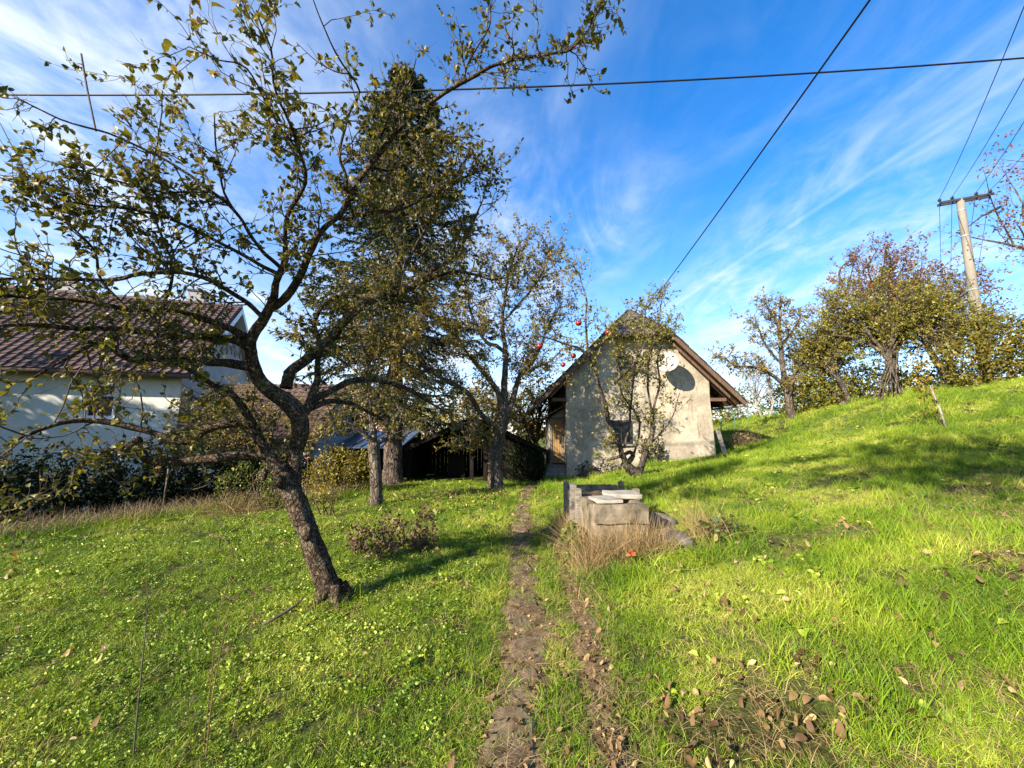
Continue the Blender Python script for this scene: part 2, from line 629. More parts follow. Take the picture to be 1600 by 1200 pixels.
def strip(name, cx_fn, y0, y1, w, mat, lift, seed):
    ys = np.arange(y0, y1, 0.06)
    us = np.linspace(-1, 1, 9)
    r = np.random.default_rng(seed)
    V = []
    for y in ys:
        cx_ = float(cx_fn(np.array([y]))[0])
        ww = w * (1 + 0.25 * math.sin(y * 3.1 + seed) + r.uniform(-0.1, 0.1))
        for u in us:
            x = cx_ + u * ww
            V.append((x, y, Hs(x, y) + lift * (1 - u * u) * (0.6 + 0.5 * math.sin(7 * y + 2 * u)) - 0.006 * abs(u) ** 3 + r.uniform(-0.003, 0.003)))
    n, k = len(ys), len(us)
    idx = np.arange(n * k).reshape(n, k)
    F = np.stack([idx[:-1, :-1], idx[:-1, 1:], idx[1:, 1:], idx[1:, :-1]], -1).reshape(-1, 4)
    return link(name, mk_mesh(name, V, F), mat)


M['dirt'] = mat_noise('trodden_dirt', [(0.3, (0.060, 0.038, 0.020)), (0.55, (0.17, 0.115, 0.064)), (0.78, (0.30, 0.22, 0.13))], 9.0, 1.0, 0.04, 0.9, 0.02, 45.0, coord='World')
M['slab'] = mat_noise('path_stone', [(0.3, (0.060, 0.040, 0.022)), (0.52, (0.15, 0.108, 0.065)), (0.75, (0.26, 0.195, 0.125))], 9.0, 1.0, 0.04, 0.8, 0.008, 30.0, coord='World')
path = tag(strip('path', path_x, 1.2, 14.4, 0.235, M['dirt'], 0.016, 3), 'narrow trodden garden path with half-buried stone slabs', kind='structure')
track = tag(strip('track', track_x, 1.2, 7.2, 0.13, M['dirt'], 0.012, 5), 'second worn track strewn with dead leaves beside the path', kind='structure')
rs = np.random.default_rng(11)
yy = 1.75
slab_spots = []
while yy < 12.2:
    L = rs.uniform(0.24, 0.46)
    ang = np.sort(rs.uniform(0, math.tau, 9) * 0.12 + np.linspace(0, math.tau, 9, endpoint=False))
    hw = rs.uniform(0.125, 0.175)
    cx_ = float(path_x(yy + L / 2)) + rs.uniform(-0.03, 0.03)
    sq = np.stack([np.sign(np.cos(ang)) * np.abs(np.cos(ang)) ** 0.55 * hw, np.sign(np.sin(ang)) * np.abs(np.sin(ang)) ** 0.55 * L / 2], 1)
    sq += rs.normal(0, 0.012, sq.shape)
    z0 = Hs(cx_, yy + L / 2)
    ring0 = np.c_[sq * 1.04, np.full(9, -0.05)]
    ring1 = np.c_[sq, np.full(9, 0.010) + rs.normal(0, 0.005, 9)]
    ring2 = np.c_[sq * 0.86, np.full(9, 0.019) + rs.normal(0, 0.004, 9)]
    V = np.concatenate([ring0, ring1, ring2, [[0, 0, 0.018]]])
    F4, F3 = [], []
    for a_ in (0, 9):
        for i in range(9):
            j = (i + 1) % 9
            F4.append((a_ + i, a_ + j, a_ + 9 + j, a_ + 9 + i))
    for i in range(9):
        F3.append((18 + i, 18 + (i + 1) % 9, 27))
    link('slab', mk_mesh('slab', V, [np.array(F4), np.array(F3)], smooth=False), M['slab'], path, (cx_, yy + L / 2, z0))
    slab_spots.append((cx_, yy + L / 2, L))
    yy += L + rs.uniform(0.03, 0.10)

# ------------------------------------------------------------------ leaf shapes
# each template: local (u along, v across, w up) vertices, and faces
T_APPLE = (np.array([(0, 0, 0), (.3, 0, 0), (.3, .30, .10), (.3, -.30, .10), (.68, 0, -.02), (.68, .25, .07), (.68, -.25, .07), (1, 0, -.12)]),
           [np.array([(0, 3, 1), (0, 1, 2), (4, 6, 7), (5, 4, 7)]), np.array([(1, 3, 6, 4), (2, 1, 4, 5)])])
_fu = np.array([.13, .30, .50, .70, .87])
_fw = np.array([.19, .285, .30, .235, .115])
T_FINE = (np.array([(0, 0, 0)] + [(u, 0, -.03 * math.sin(u * 7)) for u in _fu] + [(u - .02, w, .11 * w / .3 + .03 * math.sin(u * 19)) for u, w in zip(_fu, _fw)] + [(u + .02, -w, .11 * w / .3 + .03 * math.cos(u * 17)) for u, w in zip(_fu, _fw)] + [(1.04, .02, -.10)]),
          [np.array([(0, 1, 6), (0, 11, 1), (5, 16, 10), (5, 15, 16)]), np.array([q for i in range(1, 5) for q in ((i, i + 1, i + 6, i + 5), (i + 10, i + 11, i + 1, i))])])
T_DIA = (np.array([(0, 0, 0), (.5, .30, .07), (1, 0, -.05), (.5, -.30, .07)]), [np.array([(0, 2, 1), (0, 3, 2)])])
T_NEEDLE = (np.array([(0, 0, 0), (.45, .13, .0), (1, 0, -.10), (.45, -.13, 0), (.5, 0, .10)]), [np.array([(0, 4, 1), (4, 2, 1), (0, 3, 4), (4, 3, 2)])])


def leaves_data(pos, d, n, L, tpl, rng, width=1.0, curl=0.25, rnd=None):
    """one mesh of many leaves; d = direction, n = face normal"""
    Tm, F = tpl
    N = len(pos)
    d = nrm(d)
    s = nrm(np.cross(n, d))
    n = np.cross(d, s)
    L = np.asarray(L)[:, None]
    u, v, w = Tm[:, 0], Tm[:, 1], Tm[:, 2]
    cu = rng.normal(0, curl, (N, 1))
    fo = rng.uniform(0.3, 2.2, (N, 1))
    wd = width * rng.uniform(0.75, 1.2, (N, 1))
    W = w[None] * fo - cu * (u[None] ** 2) * 0.6
    tw = rng.normal(0, curl * 0.7, (N, 1))
    W = W + tw * v[None] * u[None] * 1.5
    V = pos[:, None] + L[:, :, None] * (d[:, None] * u[None, :, None] + s[:, None] * (v[None] * wd)[:, :, None] + n[:, None] * W[:, :, None])
    k = len(Tm)
    off = (np.arange(N) * k)
    FF = [(f[None] + off[:, None, None]).reshape(-1, f.shape[1]) for f in F]
    if rnd is None:
        rnd = rng.uniform(0, 1, N)
    return V.reshape(-1, 3), FF, np.repeat(rnd, k)


def rand_unit(rng, N):
    return nrm(rng.normal(0, 1, (N, 3)))


def ribbons_data(base, d0, bend, length, width, rng, n=4, rnd=None, face=None):
    """grass blades: base (N,3), start direction d0, bend vector added along the length"""
    N = len(base)
    t = np.linspace(0, 1, n + 1)
    d0 = nrm(d0)
    P = base[:, None] + length[:, None, None] * (d0[:, None] * t[None, :, None] + bend[:, None] * (t ** 2)[None, :, None])
    side = nrm(np.cross(d0, rand_unit(rng, N))) if face is None else face
    prof = np.array([1, .95, .8, .5, .06]) if n == 4 else np.interp(t, [0, .5, 1], [1, .85, .06])
    Wd = width[:, None] * prof[None]
    A = P - side[:, None] * Wd[..., None] * 0.5
    B = P + side[:, None] * Wd[..., None] * 0.5
    V = np.stack([A, B], 2).reshape(-1, 3)
    idx = np.arange(N * (n + 1) * 2).reshape(N, n + 1, 2)
    F = np.stack([idx[:, :-1, 0], idx[:, :-1, 1], idx[:, 1:, 1], idx[:, 1:, 0]], -1).reshape(-1, 4)
    if rnd is None:
        rnd = rng.uniform(0, 1, N)
    return V, F, np.repeat(rnd, (n + 1) * 2)


class Cloud:
    """gathers leaf and blade batches into one mesh"""

    def __init__(self):
        self.V, self.F, self.r, self.n = [], {}, [], 0

    def add(self, V, FF, r):
        if not isinstance(FF, list):
            FF = [FF]
        self.V.append(V)
        for f in FF:
            self.F.setdefault(f.shape[1], []).append(f + self.n)
        self.r.append(r)
        self.n += len(V)

    def build(self, name, mat, parent=None, kind=None, smooth=True):
        V = np.concatenate(self.V)
        if parent is not None:
            V = V - np.array(parent.matrix_basis.translation)
        me = mk_mesh(name, V, [np.concatenate(f) for f in self.F.values()], np.concatenate(self.r), smooth)
        o = link(name, me, mat, parent)
        if kind:
            o['kind'] = kind
        return o


# ------------------------------------------------------------------ grass
rg = np.random.default_rng(5)
tufts = bpy.data.collections.new('grass_tufts')     # shapes that are scattered; not part of the scene themselves


def tuft(name, N, spread, h, w, lean, mat, bias=0.0):
    a = rg.uniform(0, math.tau, N)
    r = spread * np.sqrt(rg.uniform(0, 1, N))
    base = np.stack([r * np.cos(a), r * np.sin(a), np.full(N, -0.008)], 1)
    hd = rg.uniform(0, math.tau, N)
    le = rg.uniform(0.1, lean, N)
    d = np.stack([np.cos(hd) * le, np.sin(hd) * le, np.ones(N)], 1)
    L = h * rg.uniform(0.45, 1.15, N)
    bend = np.stack([np.cos(hd), np.sin(hd), -np.full(N, 0.55)], 1) * (le * rg.uniform(0.4, 1.1, N))[:, None]
    V, F, r_ = ribbons_data(base, d, bend, L, w * rg.uniform(0.6, 1.3, N), rg, 3, np.clip(rg.normal(0.45 + bias, 0.2, N), 0, 1))
    o = bpy.data.objects.new(name, mk_mesh(name, V, F, r_))
    o.data.materials.append(mat)
    tufts.objects.link(o)


def weed_tuft(name, N, spread, size, mat):
    a = rg.uniform(0, math.tau, N)
    r = spread * np.sqrt(rg.uniform(0, 1, N))
    pos = np.stack([r * np.cos(a), r * np.sin(a), rg.uniform(0.004, 0.06, N)], 1)
    hd = rg.uniform(0, math.tau, N)
    d = np.stack([np.cos(hd), np.sin(hd), rg.uniform(0.0, 0.7, N)], 1)
    n = np.stack([rg.normal(0, .75, N), rg.normal(0, .75, N), np.ones(N)], 1)
    V, F, r_ = leaves_data(pos, d, n, size * rg.uniform(0.5, 1.3, N), T_APPLE, rg, 1.0, 0.3, np.clip(rg.normal(0.5, 0.22, N), 0, 1))
    o = bpy.data.objects.new(name, mk_mesh(name, V, F, r_))
    o.data.materials.append(mat)
    tufts.objects.link(o)


# names sort in this order: index used below
tuft('a_grass', 30, 0.075, 0.085, 0.0042, 0.75, M['grass'])
tuft('b_grass', 26, 0.080, 0.11, 0.0046, 0.9, M['grass'], 0.06)
tuft('c_grass', 34, 0.085, 0.060, 0.0038, 0.8, M['grass'], -0.05)
tuft('d_grass', 24, 0.060, 0.15, 0.0050, 0.8, M['grass'], -0.04)
tuft('e_straw', 16, 0.09, 0.10, 0.0032, 1.8, M['straw'])
tuft('f_straw', 12, 0.06, 0.16, 0.0030, 1.3, M['straw'])
weed_tuft('g_weed', 30, 0.10, 0.026, M['weed'])
weed_tuft('h_weed', 24, 0.10, 0.036, M['weed'])
weed_tuft('i_weed', 9, 0.07, 0.06, M['weed'])


def scatter(name, pts, rot, scl, idx, label):
    me = bpy.data.meshes.new(name)
    me.vertices.add(len(pts))
    me.vertices.foreach_set('co', np.asarray(pts, dtype=np.float32).ravel())
    me.update()
    for nm, ty, key, arr in (('rot', 'FLOAT_VECTOR', 'vector', rot), ('scl', 'FLOAT', 'value', scl), ('idx', 'INT', 'value', idx)):
        at_ = me.attributes.new(nm, ty, 'POINT')
        at_.data.foreach_set(key, np.asarray(arr, dtype=np.int32 if ty == 'INT' else np.float32).ravel())
    o = link(name, me)
    ng = bpy.data.node_groups.new(name, 'GeometryNodeTree')
    ng.interface.new_socket('Geometry', in_out='INPUT', socket_type='NodeSocketGeometry')
    ng.interface.new_socket('Geometry', in_out='OUTPUT', socket_type='NodeSocketGeometry')
    N = ng.nodes
    gi_, go_ = N.new('NodeGroupInput'), N.new('NodeGroupOutput')
    ip = N.new('GeometryNodeInstanceOnPoints')
    ci = N.new('GeometryNodeCollectionInfo')
    ci.inputs['Collection'].default_value = tufts
    ci.inputs['Separate Children'].default_value = True
    ci.inputs['Reset Children'].default_value = True

    def attr(nm, ty):
        a = N.new('GeometryNodeInputNamedAttribute')
        a.data_type = ty
        a.inputs['Name'].default_value = nm
        return a.outputs['Attribute']
    L = ng.links
    L.new(gi_.outputs[0], ip.inputs['Points'])
    L.new(ci.outputs[0], ip.inputs['Instance'])
    ip.inputs['Pick Instance'].default_value = True
    L.new(attr('idx', 'INT'), ip.inputs['Instance Index'])
    L.new(attr('rot', 'FLOAT_VECTOR'), ip.inputs['Rotation'])
    L.new(attr('scl', 'FLOAT'), ip.inputs['Scale'])
    L.new(ip.outputs[0], go_.inputs[0])
    md = o.modifiers.new('scatter', 'NODES')
    md.node_group = ng
    return tag(o, label, 'grass', kind='stuff')


def cottage_clear(x, y):
    return ~((x > 1.5) & (x < 7.6) & (y > 14.35) & (y < 22.2))


P_all, I_all, S_all = [], [], []
for y0, y1, dens, sc in ((0.9, 2.6, 900, 0.66), (2.6, 4.2, 640, 0.74), (4.2, 6.5, 340, 0.90), (6.5, 10, 150, 1.10), (10, 16, 62, 1.35), (16, 30, 20, 1.9)):
    wmax = 1.48 * y1 + 2.2
    N = int(dens * (y1 - y0) * 2 * wmax)
    x = rg.uniform(-wmax, wmax, N)
    y = rg.uniform(y0, y1, N)
    keep = (np.abs(x) < 1.48 * y + 2.2) & (x < 24)
    # lawn ends at the hedge
    d = (x + 7.4) * -0.844 + (y - 6.0) * 0.537
    keep &= (d < 0.9)
    keep &= cottage_clear(x, y)
    keep &= ~((x > -3.4) & (x < 0.9) & (y > 13.2) & (y < 17))
    nn = vnoise(x, y, 2.2, 1)
    dp = np.abs(x - path_x(y))
    wp = 0.165 + 0.05 * vnoise(x, y, 6.0, 2)
    onp = (dp < wp) & (y < 14)
    keep &= ~(onp & (rg.uniform(0, 1, N) < 0.84))
    dq = np.abs(x - track_x(y))
    onq = (dq < 0.10 + 0.045 * vnoise(x, y, 5.0, 3)) & (y < 7.2)
    keep &= ~(onq & (rg.uniform(0, 1, N) < 0.93))
    keep &= (vnoise(x, y, 11.0, 21) > -0.45) | (rg.uniform(0, 1, N) < 0.45) | (y > 9)
    right = x > 0.75
    bare = right & (vnoise(x, y, 3.4, 7) > 0.48) & (y < 7)
    keep &= ~(bare & (rg.uniform(0, 1, N) < 0.6))
    x, y, nn, dp, dq, right, bare = (a[keep] for a in (x, y, nn, dp, dq, right, bare))
    N = len(x)
    u = rg.uniform(0, 1, N)
    left = x < -0.35
    idx = np.where(u < .4, 0, np.where(u < .75, 1, 2))
    tall = vnoise(x, y, 3.0, 9)
    # clover and herb rich lawn on the left
    lw = left & (vnoise(x, y, 0.9, 4) + 0.5 * sstep(-1, -4, x) > -0.1)
    u2 = rg.uniform(0, 1, N)
    idx = np.where(left & (u > .72), 2, idx)
    idx = np.where(lw & (u2 < .22), np.where(u2 < .17, 6, 7), idx)
    idx = np.where(right & (u2 < .008), 8, idx)
    idx = np.where(right & (u2 > .52) & (tall > 0.25), 3, idx)
    st = 0.10 + 0.32 * (right & (y < 6) & (vnoise(x, y, 1.7, 6) > -0.15)) + 0.35 * (bare) + 0.3 * ((dp < .30) & (y < 8)) + 0.25 * ((dq < .22) & (y < 7)) 
    st = np.where(left, 0.05 + 0.07 * (vnoise(x, y, 1.3, 12) > 0.2), st)
    st = np.where(y > 8, st * 0.25, st)
    u3 = rg.uniform(0, 1, N)
    idx = np.where(u3 < st, np.where(u3 < st * .72, 4, 5), idx)
    s = sc * rg.uniform(0.6, 1.4, N) * np.where(left, 0.82, 1.0) * (1 + 0.22 * tall)
    P_all.append(np.stack([x, y, H(x, y)], 1))
    I_all.append(idx)
    S_all.append(s)
P_all = np.concatenate(P_all)
I_all = np.concatenate(I_all)
S_all = np.concatenate(S_all)
R_all = np.zeros_like(P_all)
R_all[:, 2] = rg.uniform(0, math.tau, len(P_all))
R_all[:, 0] = rg.normal(0, 0.12, len(P_all))
R_all[:, 1] = rg.normal(0, 0.12, len(P_all)) - 0.20 * (P_all[:, 0] > 1)
isw = I_all >= 6
isS = (I_all == 4) | (I_all == 5)
ing = ~isw & ~isS
scatter('lawn_grass', P_all[ing], R_all[ing], S_all[ing], I_all[ing], 'bright green grass covering the lawn and the slope')
scatter('lawn_weeds', P_all[isw], R_all[isw], S_all[isw], I_all[isw], 'small round-leaved weeds mixed into the lawn left of the path')
scatter('lawn_straw', P_all[isS], R_all[isS], S_all[isS], I_all[isS], 'pale dry grass mixed into the lawn beside the tracks')
# ------------------------------------------------------------------ trees
CAMP = np.array((0, 0, CAM_H))


def in_view(P, m=0.02):
    """which points fall inside the camera's field of view"""
    Q = P - CAMP
    dep = Q[:, 1] * _c + Q[:, 2] * _s
    up = -Q[:, 1] * _s + Q[:, 2] * _c
    ok = dep > 0.3
    dd = np.where(ok, dep, 1)
    return ok & (np.abs(Q[:, 0] / dd) < 800 / FPX + m) & (np.abs(up / dd) < 600 / FPX + m), dd


def grow(start, d, L, n, rng, jit=0.25, up=0.0, arch=0.0):
    """(N,n+1,3) wandering shoots; up > 0 turns them skyward, arch < 0 lets the ends droop"""
    N = len(start)
    P = np.zeros((N, n + 1, 3))
    P[:, 0] = start
    d = nrm(d)
    step = (np.asarray(L) / n)[:, None]
    for i in range(n):
        d = d + rng.normal(0, jit, (N, 3))
        d[:, 2] += up + arch * (i / n)
        d = nrm(d)
        P[:, i + 1] = P[:, i] + d * step
    return P


def sample_limbs(limbs, dens, rng, t0=0.0, wfun=None):
    """random spots along limbs, dens per metre; returns position, direction, radius"""
    ps, ts, rs_ = [], [], []
    for P, R, dn in limbs:
        seg = np.linalg.norm(np.diff(P, axis=0), axis=1)
        cum = np.r_[0, np.cumsum(seg)]
        tot = cum[-1]
        k = rng.poisson(tot * (1 - t0) * dens * dn)
        if k == 0:
            continue
        s = rng.uniform(t0 * tot, tot, k)
        s[0] = tot * 0.995
        p = np.stack([np.interp(s, cum, P[:, j]) for j in range(3)], 1)
        i = np.clip(np.searchsorted(cum, s) - 1, 0, len(seg) - 1)
        ps.append(p)
        ts.append(nrm(P[i + 1] - P[i]))
        rs_.append(np.interp(s, cum, R))
    return np.concatenate(ps), np.concatenate(ts), np.concatenate(rs_)


def sample_batch(P, per, rng, lo=0.2, hi=1.0):
    N, n, _ = P.shape
    i = np.repeat(np.arange(N), per)
    t = rng.uniform(lo, hi, len(i)) * (n - 1)
    j = np.clip(t.astype(int), 0, n - 2)
    f = (t - j)[:, None]
    A, B = P[i, j], P[i, j + 1]
    return A + (B - A) * f, nrm(B - A), i, t / (n - 1)


def fork_dirs(T, rng, a0, a1):
    N = len(T)
    perp = nrm(np.cross(T, rand_unit(rng, N)))
    a = np.radians(rng.uniform(a0, a1, N))[:, None]
    return T * np.cos(a) + perp * np.sin(a)


def put_mesh(root, name, V, F, mat, kind=None, rnd=None):
    o = link(name, mk_mesh(name, np.asarray(V) - np.array(root.location), F, rnd), mat, root)
    if kind:
        o['kind'] = kind
    return o


def lumpy(P, R, k, rng, amp=0.12, knots=()):
    """a tube with uneven girth, for trunks and thick limbs"""
    N = len(P)
    T, S, U = frames(P[None])
    a = np.linspace(0, math.tau, k, endpoint=False)
    ph = rng.uniform(0, 6.28, 6)
    ll = np.r_[0, np.cumsum(np.linalg.norm(np.diff(P, axis=0), axis=1))] / max(R.mean(), 0.01)
    A, Lg = np.meshgrid(a, ll)
    rr = 1 + amp * (0.5 * np.sin(2 * A + ph[0] + 0.25 * Lg) + 0.45 * np.sin(3 * A + ph[1] - 0.4 * Lg) + 0.3 * np.sin(5 * A + ph[2] + 0.9 * Lg) + 0.35 * np.sin(1.3 * Lg + ph[3]))
    rr += rng.normal(0, amp * 0.28, rr.shape)
    rr *= R[:, None]
    V = P[:, None] + rr[..., None] * (S[0][:, None] * np.cos(a)[None, :, None] + U[0][:, None] * np.sin(a)[None, :, None])
    idx = np.arange(N * k).reshape(N, k)
    nx = np.roll(idx, -1, 1)
    F = np.stack([idx[:-1], nx[:-1], nx[1:], idx[1:]], -1).reshape(-1, 4)
    return V.reshape(-1, 3), [F, np.arange((N - 1) * k, N * k)[None]]


def dress(root, limbs, rng, lv, leaf, twig_mat, leaf_mat, individual=0, tpl=T_DIA, parts=True):
    """hang branchlets, twigs and leaves on the limbs of a tree"""
    p, t, r = sample_limbs(limbs, lv['d1'], rng, lv.get('t0', 0.12))
    d = fork_dirs(t, rng, *lv.get('a1', (30, 80)))
    L = rng.uniform(*lv['l1'], len(p))
    P1 = grow(p, d, L, 7, rng, lv.get('j1', 0.22), lv.get('up1', 0.10), lv.get('arch1', 0.0))
    r1 = np.clip(np.minimum(r * 0.55, lv.get('r1', 0.009)) * rng.uniform(0.6, 1.1, len(p)), 0.0025, None)
    R1 = r1[:, None] * np.linspace(1, 0.35, 8)[None]
    V1, F1 = tubes_batch(P1, R1, 5)
    p2, t2, i2, s2 = sample_batch(P1, lv['n2'], rng, 0.12, 1.0)
    d2 = fork_dirs(t2, rng, 25, 75)
    L2 = rng.uniform(*lv['l2'], len(p2)) * (1.15 - 0.5 * s2)
    P2 = grow(p2, d2, L2, 4, rng, 0.25, lv.get('up2', 0.08))
    r2 = np.minimum(r1[i2] * 0.6, lv.get('r2', 0.0032))
    V2, F2 = tubes_batch(P2, r2[:, None] * np.linspace(1, 0.5, 5)[None], 3)
    twV = np.concatenate([V1, V2])
    twF = np.concatenate([F1, F2 + len(V1)])
    put_mesh(root, 'twigs', twV, twF, twig_mat, 'stuff')
    # leaves
    lp, lt, _, _ = sample_batch(P2, leaf['n'], rng, 0.1, 1.0)
    if leaf.get('n1', 0):
        q, qt, _, _ = sample_batch(P1, leaf['n1'], rng, 0.35, 1.0)
        lp, lt = np.concatenate([lp, q]), np.concatenate([lt, qt])
    N = len(lp)
    kp = rng.uniform(0, 1, N) < leaf.get('keep', 1.0)
    lp, lt = lp[kp], lt[kp]
    N = len(lp)
    dr = leaf.get('droop', 0.35)
    ld = nrm(lt * rng.uniform(0.1, 0.8, (N, 1)) + rand_unit(rng, N) * 0.9 + np.array((0, 0, -dr)))
    ln = nrm(rand_unit(rng, N) * leaf.get('tumble', 0.8) + np.array((0, 0, 0.8)))
    Ls = leaf['size'] * np.clip(rng.normal(1, 0.25, N), 0.5, 1.7)
    rn = np.clip(rng.normal(leaf.get('rm', 0.45), leaf.get('rs', 0.24), N), 0, 1)
    if individual:
        vis, dep = in_view(lp)
        # skip those right at the lens; take the largest in view
        app = np.where(vis, Ls / dep, 0)
        order = np.argsort(-app)[:individual]
        mask = np.ones(N, bool)
        mask[order] = False
        variants = []
        for q in range(10):
            vr = np.array([np.clip(rng.normal(leaf.get('rm', 0.45), leaf.get('rs', 0.24)), 0, 1)])
            V, F, r_ = leaves_data(np.zeros((1, 3)), np.array([[1., 0, 0]]), np.array([[0, 0, 1.]]), np.array([1.0]), T_FINE, rng, 1.0, 0.45, vr)
            me = mk_mesh('leaf', V, F, r_)
            me.materials.append(leaf_mat)
            variants.append(me)
        base = np.array(root.location)
        for q in order:
            o = bpy.data.objects.new('leaf', variants[int(rng.integers(10))])
            COL.objects.link(o)
            o.parent = root
            dd = Vector(ld[q]).normalized()
            nn = Vector(ln[q])
            ss = nn.cross(dd).normalized()
            nn = dd.cross(ss)
            mtx = Matrix((dd, ss, nn)).transposed().to_4x4()
            o.matrix_local = Matrix.Translation(Vector(lp[q] - base)) @ mtx @ Matrix.Scale(float(Ls[q]), 4)
        lp, ld, ln, Ls, rn = lp[mask], ld[mask], ln[mask], Ls[mask], rn[mask]
    C = Cloud()
    C.add(*leaves_data(lp, ld, ln, Ls, tpl, rng, leaf.get('w', 1.0), leaf.get('curl', 0.3), rn))
    C.build('foliage', leaf_mat, root, 'stuff')
    return P1


def limbs_from(traces, rng, jit=0.012, step=0.06):
    out = []
    for pts in traces:
        dn = 1.0
        if isinstance(pts[0], (int, float)):
            dn, pts = pts[0], pts[1:]
        P = [at(px, py, Y) for px, py, Y, r in pts]
        R = [pxr(r, Y, py) for px, py, Y, r in pts]
        P, R = smooth_path(P, R, step, rng, jit)
        out.append((P, R, dn))
    return out


